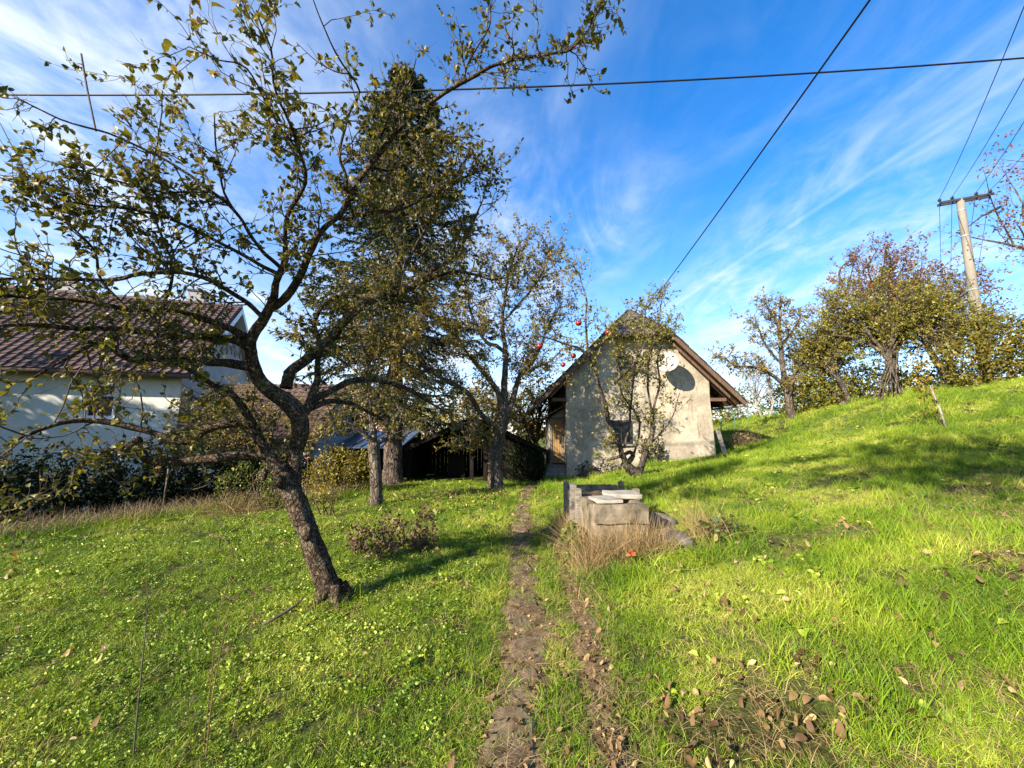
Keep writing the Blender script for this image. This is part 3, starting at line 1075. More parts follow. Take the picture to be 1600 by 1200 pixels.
# ---- the leaning apple tree in front
rt = np.random.default_rng(21)
base = at(520, 945, 4.0)
base[2] = Hs(base[0], base[1])
apple = thing('apple_tree', 'old leaning apple tree with rough grey trunk forking low, nearest on the lawn', 'tree', base)
trunk_tr = [(534, 968, 4.0, 46), (527, 952, 4.0, 33), (518, 930, 4.0, 25), (503, 890, 4.0, 22), (484, 840, 4.0, 21.5), (466, 795, 4.0, 22), (450, 760, 3.99, 20), (434, 732, 3.97, 15.5)]
stem2_tr = [(462, 790, 4.02, 13), (460, 760, 4.05, 13.5), (459, 730, 4.08, 14), (463, 705, 4.08, 14.5), (469, 672, 4.06, 15), (464, 645, 4.04, 17), (445, 626, 4.02, 15), (425, 612, 4.0, 14), (406, 594, 3.97, 12.5), (396, 568, 3.92, 12), (390, 545, 3.88, 11)]
limb_tr = [
    # left stem running up in front of the house
    [(438, 738, 3.97, 15), (417, 708, 3.95, 11), (396, 669, 3.9, 9.5), (384, 642, 3.86, 8), (360, 613, 3.8, 6), (334, 602, 3.7, 5), (300, 579, 3.55, 4), (273, 566, 3.4, 3)],
    # low bough
    [(418, 712, 3.95, 11), (397, 711, 3.93, 9), (349, 713, 3.85, 8.5), (300, 719, 3.78, 8), (255, 722, 3.7, 8), (228, 716, 3.66, 8), (214, 698, 3.62, 8), (187, 699, 3.55, 5), (160, 709, 3.45, 4), (122, 730, 3.3, 2.5), (100, 765, 3.2, 1.8), (45, 788, 3.1, 1.2)],
    # bough above it with the crook
    [(392, 665, 3.9, 8), (370, 661, 3.86, 7.5), (338, 667, 3.8, 7.5), (317, 674, 3.76, 7), (298, 689, 3.72, 6.5), (277, 689, 3.68, 6.5), (240, 676, 3.6, 6), (187, 664, 3.48, 5.8), (131, 657, 3.35, 5.2), (82, 664, 3.2, 4.5), (45, 677, 3.1, 3.5), (10, 690, 3.0, 2)],
    # three long boughs reaching left
    [(396, 574, 3.92, 10), (359, 568, 3.8, 9), (323, 566, 3.6, 8), (260, 560, 3.3, 7), (200, 560, 3.0, 6), (176, 545, 2.9, 5.5), (160, 535, 2.85, 5), (130, 542, 2.75, 4), (95, 566, 2.6, 3), (50, 590, 2.45, 2)],
    [(390, 545, 3.88, 9), (368, 531, 3.8, 8), (327, 527, 3.6, 7.5), (260, 523, 3.25, 6.5), (200, 516, 3.0, 6), (140, 513, 2.8, 5), (80, 509, 2.6, 4.5), (30, 508, 2.45, 3.5), (-40, 512, 2.3, 2)],
    [(390, 530, 3.86, 8), (350, 510, 3.7, 7), (305, 493, 3.5, 6), (250, 484, 3.3, 5.5), (200, 484, 3.1, 5), (150, 474, 3.0, 4.5), (100, 468, 2.9, 4), (40, 466, 2.75, 3.5), (-50, 463, 2.6, 2)],
    [(415, 500, 3.8, 5), (380, 470, 3.6, 4.5), (330, 440, 3.4, 4), (280, 425, 3.2, 4), (220, 427, 3.0, 4), (180, 438, 2.9, 4), (120, 438, 2.75, 3.5), (60, 434, 2.6, 3), (-40, 436, 2.4, 2)],
    # the two upright limbs
    [(390, 548, 3.88, 11), (396, 525, 3.84, 10), (413, 496, 3.8, 9), (427, 470, 3.72, 8), (434, 440, 3.62, 6.5), (446, 407, 3.5, 5.5), (444, 370, 3.35, 4.5), (452, 330, 3.2, 4), (478, 287, 3.0, 3.5), (472, 244, 2.85, 3), (452, 190, 2.6, 2.5), (428, 130, 2.4, 2.2), (424, 76, 2.25, 1.8), (397, 18, 2.1, 1.3)],
    [(420, 484, 3.78, 8.5), (440, 470, 3.75, 8), (460, 447, 3.72, 7.5), (475, 420, 3.7, 7), (483, 397, 3.66, 6.5), (492, 375, 3.62, 6), (507, 358, 3.6, 5.5), (530, 335, 3.6, 5.5), (552, 300, 3.6, 5), (575, 262, 3.6, 5), (602, 229, 3.6, 5), (632, 195, 3.55, 4.6), (677, 157, 3.5, 4.2), (722, 129, 3.45, 3.8), (760, 109, 3.4, 3.4), (797, 94, 3.35, 3), (842, 86, 3.3, 2.6), (887, 79, 3.25, 2.0), (910, 56, 3.2, 1.5), (932, 26, 3.15, 1.2), (947, 8, 3.1, 0.9)],
    # right-hand limb
    [(447, 606, 4.02, 11), (453, 584, 4.05, 10.5), (474, 566, 4.1, 9.5), (494, 550, 4.15, 9), (505, 539, 4.2, 9), (521, 525, 4.25, 8.5), (543, 498, 4.3, 8), (561, 478, 4.35, 8), (584, 467, 4.4, 7), (620, 458, 4.5, 6), (645, 448, 4.55, 5.5), (662, 430, 4.6, 5), (695, 410, 4.7, 4.5), (720, 385, 4.75, 3.5), (738, 350, 4.8, 2.5), (752, 318, 4.8, 1.5)],
    [(468, 652, 4.05, 9), (480, 640, 4.1, 9), (487, 618, 4.14, 8), (494, 598, 4.18, 6.5), (496, 566, 4.22, 5.5), (501, 548, 4.24, 5), (497, 528, 4.26, 4.5), (491, 507, 4.3, 4), (499, 487, 4.35, 4), (508, 472, 4.4, 4), (525, 465, 4.4, 4), (548, 462, 4.4, 3.5), (576, 466, 4.45, 3), (604, 464, 4.5, 2.5), (660, 478, 4.6, 1.5)],
    [(484, 632, 4.12, 8), (498, 620, 4.2, 7), (525, 606, 4.35, 6.5), (548, 597, 4.5, 6), (575, 592, 4.65, 5.5), (597, 595, 4.8, 5), (635, 607, 5.0, 4), (668, 626, 5.2, 3), (702, 647, 5.35, 1.8)],
    [(488, 636, 4.14, 6), (505, 630, 4.3, 5.5), (521, 627, 4.45, 5), (548, 631, 4.7, 4.5), (568, 640, 4.9, 3.5), (600, 655, 5.1, 2)],
    # inner crown boughs
    [(520, 340, 3.6, 4), (540, 342, 3.7, 4), (552, 338, 3.8, 4), (585, 332, 3.9, 4), (630, 325, 4.1, 3.5), (680, 300, 4.3, 3), (730, 275, 4.4, 2), (765, 262, 4.5, 1.2)],
    [(552, 338, 3.7, 3.5), (543, 307, 3.6, 3.2), (540, 275, 3.5, 3), (530, 240, 3.4, 2.6), (545, 180, 3.3, 2.2), (562, 142, 3.2, 2), (536, 101, 3.0, 1.8), (517, 67, 2.85, 1.5), (495, 19, 2.7, 1.2), (485, -20, 2.6, 1)],
    [(440, 420, 3.6, 4), (400, 380, 3.4, 3.5), (372, 336, 3.2, 3.2), (330, 300, 3.0, 3), (285, 268, 2.9, 2.6), (240, 240, 2.8, 2.4), (169, 210, 2.65, 2), (94, 184, 2.5, 1.7), (22, 150, 2.4, 1.2)],
    [(372, 338, 3.2, 2.5), (352, 300, 3.1, 2.2), (337, 240, 3.0, 1.8), (332, 178, 2.9, 1.2)],
    [(438, 430, 3.6, 4), (390, 405, 3.45, 3.6), (330, 372, 3.3, 3.2), (262, 340, 3.1, 2.8), (200, 325, 2.95, 2.4), (130, 318, 2.8, 2), (60, 300, 2.65, 1.6), (-20, 270, 2.5, 1.1)],
    [(472, 246, 2.85, 2.2), (430, 185, 2.7, 1.9), (385, 108, 2.4, 1.6), (340, 92, 2.3, 1.3), (300, 70, 2.2, 0.9)],
    [(586, 248, 3.6, 3), (600, 200, 3.5, 2.5), (618, 160, 3.45, 2), (640, 120, 3.4, 1.5), (650, 90, 3.4, 1)],
    [(722, 129, 3.45, 2), (735, 90, 3.4, 1.6), (765, 45, 3.3, 1.3), (768, 0, 3.2, 1)],
    [(612, 462, 4.5, 4), (640, 400, 4.5, 3), (672, 345, 4.5, 2.5), (700, 290, 4.5, 2), (735, 240, 4.5, 1.3)],
    [(575, 262, 3.6, 3), (620, 262, 3.8, 2.6), (670, 235, 4.0, 2.2), (700, 200, 4.1, 1.5)],
    [(640, 450, 4.5, 4), (700, 425, 4.5, 3.4), (740, 428, 4.55, 2.8), (770, 438, 4.6, 1.8), (805, 430, 4.65, 1)],
    [(330, 300, 3.0, 2), (250, 300, 2.9, 1.8), (160, 275, 2.75, 1.5), (70, 250, 2.6, 1.1)],
    [(200, 484, 3.1, 3), (160, 440, 3.0, 2.5), (140, 380, 2.9, 2), (90, 340, 2.8, 1.6), (30, 325, 2.7, 1.1)],
    [(250, 484, 3.3, 3), (270, 430, 3.25, 2.6), (255, 370, 3.2, 2), (230, 300, 3.1, 1.5), (250, 200, 3.0, 1.1), (255, 139, 2.95, .9)],
]
V, F = lumpy(*smooth_path([at(a, b, y) for a, b, y, r in trunk_tr], [pxr(r * 0.74, y, b) for a, b, y, r in trunk_tr], 0.03, rt, 0.004), 28, rt, 0.10)
put_mesh(apple, 'trunk', V, F, M['bark'])
for a_ in (0.3, 1.7, 2.9, 4.2, 5.3):
    dr_ = np.array((math.cos(a_), math.sin(a_), 0))
    q0 = base + dr_ * 0.06 + (0.01, 0, 0.15)
    Pq, Rq = smooth_path([q0, base + dr_ * 0.15 + (0, 0, 0.045), base + dr_ * 0.27 + (0, 0, -0.02)], [0.05, 0.036, 0.016], 0.03, rt, 0.003)
    Vq, Fq = lumpy(Pq, Rq, 10, rt, 0.12)
    put_mesh(apple, 'root', Vq, Fq, M['bark'])
V, F = lumpy(*smooth_path([at(a, b, y) for a, b, y, r in stem2_tr], [pxr(r * 0.78, y, b) for a, b, y, r in stem2_tr], 0.03, rt, 0.004), 24, rt, 0.10)
put_mesh(apple, 'stem', V, F, M['bark'])
limbs = limbs_from(limb_tr, rt, 0.009, 0.05)
for P, R, dn in limbs:
    V, F = lumpy(P, R * 0.78, 12, rt, 0.11)
    put_mesh(apple, 'branch', V, F, M['bark'])
# healed pruning wounds
for (px, py, y, r) in ((480, 832, 3.86, 11), (436, 752, 3.88, 9), (214, 692, 3.56, 9), (412, 742, 3.93, 8)):
    c = at(px, py, y)
    rr = pxr(r, y, py)
    th, ph_ = np.meshgrid(np.linspace(0, math.pi, 9), np.linspace(0, math.tau, 14, endpoint=False))
    s = 1 + 0.12 * np.sin(3 * ph_ + px) * np.sin(th)
    V = np.stack([rr * 0.75 * s * np.sin(th) * np.cos(ph_), rr * 0.8 * s * np.sin(th) * np.sin(ph_), rr * 1.25 * np.cos(th)], -1).reshape(-1, 3) + c
    idx = np.arange(9 * 14).reshape(14, 9)
    nx = np.roll(idx, -1, 0)
    F = np.stack([idx[:, :-1], idx[:, 1:], nx[:, 1:], nx[:, :-1]], -1).reshape(-1, 4)
    put_mesh(apple, 'knot', V, F, M['bark'])
lowset = {0: 0.6, 1: 0.8, 2: 0.8, 7: 0.6, 11: 0.7, 12: 0.7, 14: 0.45, 15: 0.7, 16: 0.8, 17: 0.8, 18: 0.5, 19: 0.6, 20: 0.6, 21: 1.3, 22: 1.2, 23: 1.2, 9: 1.3, 10: 1.3, 13: 1.4}
ll = [(P, R, lowset.get(i, 1.0)) for i, (P, R, dn) in enumerate(limbs)]
ll[8] = (ll[8][0], ll[8][1], 1.0)
dress(apple, ll, rt, dict(d1=17, l1=(0.12, 0.66), n2=8, l2=(0.06, 0.27), up1=0.06, t0=0.08, r1=0.0075), dict(n=4, n1=4, size=0.044, keep=0.66, rm=0.42, rs=0.25, curl=0.5, tumble=1.0), M['twig'], M['apple_leaf'], 300, T_APPLE)
# bare upright water shoots
for (a, b) in (((150, 205, 2.62), (127, 84, 2.6)), ((255, 139, 2.95), (285, 90, 2.95)), ((83, 664, 3.2), (110, 600, 3.2)), ((110, 600, 3.2), (130, 570, 3.2)), ((180, 662, 3.45), (192, 570, 3.4)), ((218, 680, 3.55), (216, 600, 3.5)), ((700, 420, 4.5), (690, 330, 4.4))):
    p0, p1 = at(*a), at(*b)
    C = MB()
    C.tube(smooth_path([p0, (p0 + p1) / 2 + rt.normal(0, .01, 3), p1], [0.008, 0.006, 0.003], 0.08)[0], 0.006, 5)
    C.V = [v - base for v in C.V]
    C.build('water_shoot', M['twig'], apple)
# ------------------------------------------------------------------ buildings
M['plaster'] = None
m, nt, out = new_mat('old_plaster')
n1 = noise_node(nt, 0.9, 6, 0.65, 0.4, 'World')
n2 = noise_node(nt, 6.0, 8, 0.7, 0.3, 'World')
n3 = noise_node(nt, 60.0, 4, 0.6, 0.0, 'World')
c1 = ramp_node(nt, n2, [(0.3, (0.27, 0.222, 0.152)), (0.5, (0.40, 0.34, 0.245)), (0.7, (0.49, 0.43, 0.325))])
c2 = mixc(nt, maprange(nt, n1, 0.45, 0.62, 0, 0.55), c1, (0.18, 0.15, 0.108))
n4 = noise_node(nt, 2.2, 7, 0.7, 1.0, 'World', (2.2, 2.2, 0.5))
c2 = mixc(nt, maprange(nt, n4, 0.56, 0.70, 0, 0.6), c2, (0.11, 0.09, 0.068))
n5 = noise_node(nt, 3.1, 5, 0.6, 0.6, 'World')
c2 = mixc(nt, maprange(nt, n5, 0.60, 0.66, 0, 0.5), c2, (0.36, 0.32, 0.25))
add = nt.nodes.new('ShaderNodeMath')
add.operation = 'MULTIPLY_ADD'
nt.links.new(n3, add.inputs[0])
add.inputs[1].default_value = 0.5
nt.links.new(n2, add.inputs[2])
principled(nt, out, c2, 0.95, 0.1, bump_node(nt, add.outputs[0], 0.7, 0.02))
M['plaster'] = m
M['wood_dark'] = mat_noise('weathered_dark_wood', [(0.3, (0.020, 0.014, 0.010)), (0.55, (0.055, 0.040, 0.029)), (0.75, (0.12, 0.09, 0.066))], 12, 0.9, 0.15, 0.5, 0.006, 30, (1, 1, 0.12), 'World')
M['wood_brown'] = mat_noise('brown_roof_boards', [(0.3, (0.06, 0.035, 0.022)), (0.55, (0.13, 0.08, 0.052)), (0.75, (0.22, 0.15, 0.10))], 9, 0.85, 0.2, 0.5, 0.006, 30, (4, 0.5, 0.5), 'World')
M['wood_grey'] = mat_noise('silvered_wood', [(0.3, (0.09, 0.075, 0.056)), (0.55, (0.20, 0.172, 0.135)), (0.75, (0.32, 0.285, 0.235))], 10, 0.85, 0.2, 0.5, 0.006, 40, (0.4, 5, 5))
M['wood_door'] = mat_noise('ochre_door_wood', [(0.3, (0.15, 0.085, 0.032)), (0.55, (0.30, 0.18, 0.07)), (0.75, (0.42, 0.28, 0.12))], 9, 0.7, 0.3, 0.4, 0.005, 30, (6, 6, 0.5), 'World')
M['shingle'] = mat_noise('grey_roof_slates', [(0.3, (0.045, 0.036, 0.030)), (0.55, (0.11, 0.092, 0.078)), (0.75, (0.20, 0.17, 0.145))], 7, 0.9, 0.2, 0.6, 0.008, 28, None, 'World')
M['glass_dark'] = mat_plain('window_glass', (0.012, 0.016, 0.020), 0.15, 0.25, 0.0, 0.05)
M['white_paint'] = mat_plain('white_paint', (0.72, 0.72, 0.70), 0.5, 0.4, 0, 0.06)
M['zinc'] = mat_plain('zinc_gutter', (0.50, 0.53, 0.55), 0.35, 0.6, 0.6, 0.15)
M['dark_metal'] = mat_plain('dark_metal', (0.035, 0.036, 0.04), 0.5, 0.5, 0.4, 0.2)
M['dish'] = mat_plain('dish_enamel', (0.33, 0.30, 0.245), 0.7, 0.4, 0, 0.06)
M['stone_step'] = mat_noise('step_stone', [(0.3, (0.12, 0.10, 0.08)), (0.7, (0.32, 0.28, 0.22))], 5, 0.9, 0.2, 0.6, 0.01, 25, None, 'World')

rb = np.random.default_rng(31)
X0, X1, YF, YB = 2.0, 7.25, 14.5, 22.0
XC = 4.58
ZE, ZR, XE0, XE1 = 2.62, 6.35, 0.86, 8.30
SL = (ZR - ZE) / (XE1 - XC)
YO = 14.02                                    # roof overhang at the gable
cot = thing('cottage', 'small old plastered cottage with steep half-hipped roof at the end of the path', 'house', (XC, YF, 0.0))
cb_ = np.array((XC, YF, 0.0))


def roof_z(x):
    return ZR - SL * abs(x - XC)


def part(mb, name, mat, root, **k):
    b = np.array(root.matrix_basis.translation)
    mb.V = [v - b for v in mb.V]
    return mb.build(name, mat, root, **k)


# walls with a slightly wavy plaster face on the gable
nxg, nzg = 56, 64
xs = np.linspace(X0, X1, nxg)
V, F = [], []
hip_z = 5.15
for i, x in enumerate(xs):
    zt = min(roof_z(x) - 0.10, hip_z)
    for j in range(nzg):
        z = -0.5 + (zt + 0.5) * j / (nzg - 1)
        batter = 0.10 * max(0, 1 - (z + 0.5) / 3.2) * (1 if x > 6.6 else 0.4)
        dx = 0.0
        if x > X1 - 0.01:
            dx = 0.10 * max(0, 1 - z / 2.6)
        if x < X0 + 0.01:
            dx = -0.05 * max(0, 1 - z / 2.6)
        V.append((x + dx, YF - batter + 0.018 * math.sin(2.1 * x + 1.3 * z) + 0.012 * math.sin(4.3 * x - 3.1 * z) + rb.normal(0, 0.004), z))
idx = np.arange(nxg * nzg).reshape(nxg, nzg)
F = np.stack([idx[:-1, :-1], idx[1:, :-1], idx[1:, 1:], idx[:-1, 1:]], -1).reshape(-1, 4)
put_mesh(cot, 'gable_wall', V, F, M['plaster'])
mb = MB()
mb.box((X0 - 0.02, YF + 0.02, -0.6), (X0 + 0.4, YB, roof_z(X0) - 0.12))
part(mb, 'side_wall', M['plaster'], cot)
mb = MB()
mb.box((X1 - 0.4, YF + 0.02, -0.2), (X1 + 0.02, YB, roof_z(X1) - 0.12))
part(mb, 'side_wall', M['plaster'], cot)
mb = MB()
mb.box((X0 + 0.4, YB - 0.3, -0.5), (X1 - 0.4, YB - 0.02, 3.2))
part(mb, 'rear_wall', M['plaster'], cot)

# roof slopes: boarding below, slates in real courses above
hipx = (ZR - hip_z) / SL


def slope(side):
    xe = XE0 if side < 0 else XE1
    mb = MB()
    # deck cut back at the half hip
    def rp(s, y):        # s: 0 at eave .. 1 at ridge
        return np.array((xe + (XC - xe) * s, y, ZE + (ZR - ZE) * s))
    sh = (hip_z - ZE) / (ZR - ZE)
    yh = YO + 1.15
    poly = [rp(0, YO), rp(sh, YO), rp(1, yh), rp(1, YB + 0.4), rp(0, YB + 0.4)]
    n = np.array((-SL * (1 if side < 0 else -1), 0, 1.0))
    n /= np.linalg.norm(n)
    mb.prism(poly, n * 0.05)
    part(mb, 'roof_deck', M['wood_brown'], cot)
    # slates
    C = MB()
    rows = 24
    for r in range(rows):
        s0, s1 = r / rows, (r + 1.25) / rows
        ystart = YO - 0.03 if s0 < sh else YO + 1.15 * (s0 - sh) / (1 - sh)
        y = ystart - rb.uniform(0, 0.05)
        while y < YB + 0.4:
            w = rb.uniform(0.24, 0.36)
            a, b = rp(s0 - 0.004, y), rp(s0 - 0.004, y + w - 0.012)
            c, d = rp(min(s1, 1), y + w - 0.012), rp(min(s1, 1), y)
            lift = 0.052 + rb.uniform(0, 0.008)
            lo = np.array([a + n * (lift + 0.018), b + n * (lift + 0.018), c + n * lift, d + n * lift])
            C.add(np.concatenate([lo, lo + n * 0.014]), [(0, 1, 2, 3)[::-1], (4, 5, 6, 7), (0, 1, 5, 4), (1, 2, 6, 5), (2, 3, 7, 6), (3, 0, 4, 7)])
            y += w
    o = part(C, 'roof_slates', M['shingle'], cot)
    o['kind'] = 'stuff'


slope(-1)
slope(1)
# the half hip over the gable
mb = MB()
p0, p1, p2 = np.array((XC - hipx - 0.12, YO - 0.05, hip_z - 0.1)), np.array((XC + hipx + 0.12, YO - 0.05, hip_z - 0.1)), np.array((XC, YO + 1.2, ZR + 0.03))
hn = np.cross(p1 - p0, p2 - p0)
hn /= np.linalg.norm(hn)
mb.prism([p0, p1, p2], hn * 0.05)
part(mb, 'hip_deck', M['wood_brown'], cot)
C = MB()
rows = 9
for r in range(rows):
    s0, s1 = r / rows, min((r + 1.25) / rows, 1.0)
    a0, b0 = p0 + (p2 - p0) * s0, p1 + (p2 - p1) * s0
    a1, b1 = p0 + (p2 - p0) * s1, p1 + (p2 - p1) * s1
    k = max(2, int(np.linalg.norm(b0 - a0) / 0.22))
    for i in range(k):
        u0, u1 = i / k + 0.01, (i + 1) / k - 0.01
        lift = 0.054 + rb.uniform(0, 0.012)
        q = np.array([a0 + (b0 - a0) * u0 + hn * (lift + 0.02), a0 + (b0 - a0) * u1 + hn * (lift + 0.02), a1 + (b1 - a1) * u1 + hn * lift, a1 + (b1 - a1) * u0 + hn * lift])
        C.add(np.concatenate([q, q + hn * 0.016]), [(3, 2, 1, 0), (4, 5, 6, 7), (0, 1, 5, 4), (1, 2, 6, 5), (2, 3, 7, 6), (3, 0, 4, 7)])
o = part(C, 'hip_slates', M['shingle'], cot)
# barge boards, purlin ends, rafters under the eaves
for side in (-1, 1):
    xe = XE0 if side < 0 else XE1
    sh = (hip_z - ZE) / (ZR - ZE)
    e0 = np.array((xe, YO - 0.03, ZE - 0.02))
    e1 = np.array((xe + (XC - xe) * sh, YO - 0.03, hip_z - 0.02))
    mb = MB()
    mb.prism([e0 + (0, 0, -0.12), e1 + (0, 0, -0.12), e1 + (0, 0, 0.05), e0 + (0, 0, 0.05)], (0, 0.035, 0))
    part(mb, 'barge_board', M['wood_brown'], cot)
    mb = MB()
    f0 = e0 + np.array((-side * 0.5, 0.16, 0.5 * SL - 0.18))
    f1 = e1 + np.array((side * 0.1, 0.16, -0.18 - 0.1 * SL))
    mb.prism([f0 + (0, 0, -0.10), f1 + (0, 0, -0.10), f1, f0], (0, 0.06, 0))
    part(mb, 'rafter', M['wood_brown'], cot)
    for yy_ in np.arange(YO + 0.55, YB, 0.85):
        mb = MB()
        w0 = np.array((xe - side * 0.06, yy_, ZE - 0.02 + 0.06 * SL))
        w1 = np.array((xe - side * 1.4, yy_, ZE - 0.02 + 1.4 * SL))
        mb.prism([w0 + (0, 0, -0.14), w1 + (0, 0, -0.14), w1 + (0, 0, -0.01), w0 + (0, 0, -0.01)], (0, 0.10, 0))
        part(mb, 'rafter', M['wood_brown'], cot)
    # eaves board and corner bracket
    mb = MB()
    wx = X0 if side < 0 else X1
    mb.box((min(wx, wx + side * 0.55), YF - 0.10, ZE + 0.12), (max(wx, wx + side * 0.55), YF + 0.06, ZE + 0.24))
    part(mb, 'bracket', M['wood_brown'], cot)
    # gutter with hangers: an open half pipe along the eaves
    mb = MB()
    ang = np.linspace(math.pi, math.tau, 9)
    gx_, gz_ = xe + side * 0.05, ZE - 0.02
    ys_ = np.linspace(YO - 0.08, YB + 0.4, 12)
    V = np.array([(gx_ + 0.075 * math.cos(a), y, gz_ + 0.075 * math.sin(a) + 0.02 * (y - YO) / 8) for y in ys_ for a in ang])
    idx = np.arange(len(V)).reshape(12, 9)
    F = np.stack([idx[:-1, :-1], idx[:-1, 1:], idx[1:, 1:], idx[1:, :-1]], -1).reshape(-1, 4)
    o = put_mesh(cot, 'gutter', V, F, M['zinc'])
    sm = o.modifiers.new('thick', 'SOLIDIFY')
    sm.thickness = 0.006

# gable window, ground floor window
def window(x, z, w, h, y):
    mb = MB()
    for lo, hi in (((x - w / 2, y - 0.03, z - h / 2), (x - w / 2 + 0.06, y + 0.05, z + h / 2)), ((x + w / 2 - 0.06, y - 0.03, z - h / 2), (x + w / 2, y + 0.05, z + h / 2)), ((x - w / 2 + 0.06, y - 0.03, z - h / 2), (x + w / 2 - 0.06, y + 0.05, z - h / 2 + 0.06)), ((x - w / 2 + 0.06, y - 0.03, z + h / 2 - 0.06), (x + w / 2 - 0.06, y + 0.05, z + h / 2)), ((x - 0.02, y - 0.02, z - h / 2 + 0.06), (x + 0.02, y + 0.04, z + h / 2 - 0.06))):
        mb.box(lo, hi)
    wf = part(mb, 'window', M['wood_dark'], cot)
    mb = MB()
    mb.box((x - w / 2 + 0.06, y + 0.005, z - h / 2 + 0.06), (x + w / 2 - 0.06, y + 0.02, z + h / 2 - 0.06))
    mb.V = [v - cb_ for v in mb.V]
    mb.build('pane', M['glass_dark'], wf)
    mb = MB()
    mb.box((x - w / 2 - 0.06, y - 0.09, z - h / 2 - 0.05), (x + w / 2 + 0.06, y + 0.03, z - h / 2 - 0.003))
    mb.V = [v - cb_ for v in mb.V]
    mb.build('sill', M['stone_step'], wf)


window(4.10, 4.12, 0.46, 0.62, YF - 0.03)
window(3.95, 1.62, 0.74, 0.86, YF - 0.055)
# entrance: small lean-to porch with plank door, hood and steps
PX0 = 1.42
mb = MB()
mb.box((PX0, 15.3, -0.4), (PX0 + 0.1, 16.9, 2.15))
mb.box((PX0 + 0.1, 16.7, -0.4), (X0, 16.9, 2.15))
part(mb, 'porch_wall', M['plaster'], cot)
dr = MB()
dr.box((PX0 + 0.02, 15.22, 0.45), (PX0 + 0.10, 15.30, 2.16))
dr.box((X0 - 0.10, 15.22, 0.45), (X0 - 0.03, 15.30, 2.16))
dr.box((PX0 + 0.10, 15.22, 2.08), (X0 - 0.10, 15.30, 2.16))
drf = part(dr, 'door', M['wood_grey'], cot)
for i in range(4):
    mb = MB()
    w = (X0 - 0.10 - PX0 - 0.10) / 4
    x = PX0 + 0.10 + i * w
    mb.box((x + 0.004, 15.245 + rb.uniform(0, 0.008), 0.46), (x + w - 0.004, 15.275, 2.075))
    mb.V = [v - cb_ for v in mb.V]
    mb.build('plank', M['wood_door'], drf)
mb = MB()
mb.box((X0 - 0.2, 15.20, 1.2), (X0 - 0.17, 15.24, 1.34))
mb.V = [v - cb_ for v in mb.V]
mb.build('handle', M['dark_metal'], drf)
mb = MB()
mb.prism([(PX0 - 0.28, 14.85, 2.12), (X0 + 0.05, 14.85, 2.62), (X0 + 0.05, 14.85, 2.68), (PX0 - 0.28, 14.85, 2.18)], (0, 2.2, 0))
part(mb, 'porch_roof', M['shingle'], cot)
mb = MB()
mb.prism([(PX0 + 0.02, 15.1, 2.17), (X0 - 0.03, 15.1, 2.17), (X0 - 0.03, 15.1, 2.52)], (0, 0.1, 0))
part(mb, 'porch_gable', M['wood_grey'], cot)
for i in range(4):
    mb = MB()
    mb.box((PX0 - 0.12 - 0.05 * (3 - i), 14.35 + 0.22 * i, -0.1 + 0.0 * i), (X0 - 0.02, 15.22, 0.05 + 0.125 * i), jit=0.012, rng=rb)
    part(mb, 'step', M['stone_step'], cot, bevel=0.015)
# satellite dish on a wall arm
dc = np.array((5.48, 13.85, 4.08))
dish = thing('satellite_dish', 'round off-white satellite dish on the cottage gable', 'dish', dc)
ax = nrm(np.array((-0.35, -0.86, 0.36)))
sx = nrm(np.cross(ax, (0, 0, 1.0)))
sz = np.cross(sx, ax)
rr_, aa = np.meshgrid(np.linspace(0.0, 0.40, 9), np.linspace(0, math.tau, 33)[:-1])
V = (sx * (rr_ * np.cos(aa))[..., None] + sz * (rr_ * 1.06 * np.sin(aa))[..., None] + ax * (0.42 * rr_ ** 2)[..., None]).reshape(-1, 3)
idx = np.arange(32 * 9).reshape(32, 9)
nx = np.roll(idx, -1, 0)
F = np.stack([idx[:, :-1], idx[:, 1:], nx[:, 1:], nx[:, :-1]], -1).reshape(-1, 4)
o = link('reflector', mk_mesh('reflector', V, F), M['dish'], dish)
o.modifiers.new('thick', 'SOLIDIFY').thickness = 0.012
mb = MB()
mb.tube([(0, 0.06, 0), (0.05, 0.5, -0.08), (0.05, 0.68, -0.08)], 0.022, 8)
mb.build('wall_arm', M['dark_metal'], dish, smooth=True)
mb = MB()
mb.tube([-sz * 0.44 + ax * 0.08, ax * 0.45 - sz * 0.12], 0.012, 6)
mb.build('feed_arm', M['dark_metal'], dish)
mb = MB()
mb.tube([ax * 0.40 - sz * 0.12, ax * 0.52 - sz * 0.08], 0.035, 10)
mb.build('receiver', M['white_paint'], dish)
# grey plank leaning on the right-hand corner
mb = MB()
mb.prism([(7.55, 14.3, 0.6), (7.72, 14.3, 0.6), (7.56, 14.55, 1.75), (7.40, 14.55, 1.75)], (0.01, 0.03, 0.0))
pl = part(mb, 'plank', M['wood_grey'], tag(link('plank_root', None), None)) if False else mb.build('leaning_plank', M['wood_grey'])
tag(pl, 'grey weathered plank leaning against the right corner of the cottage', 'plank')

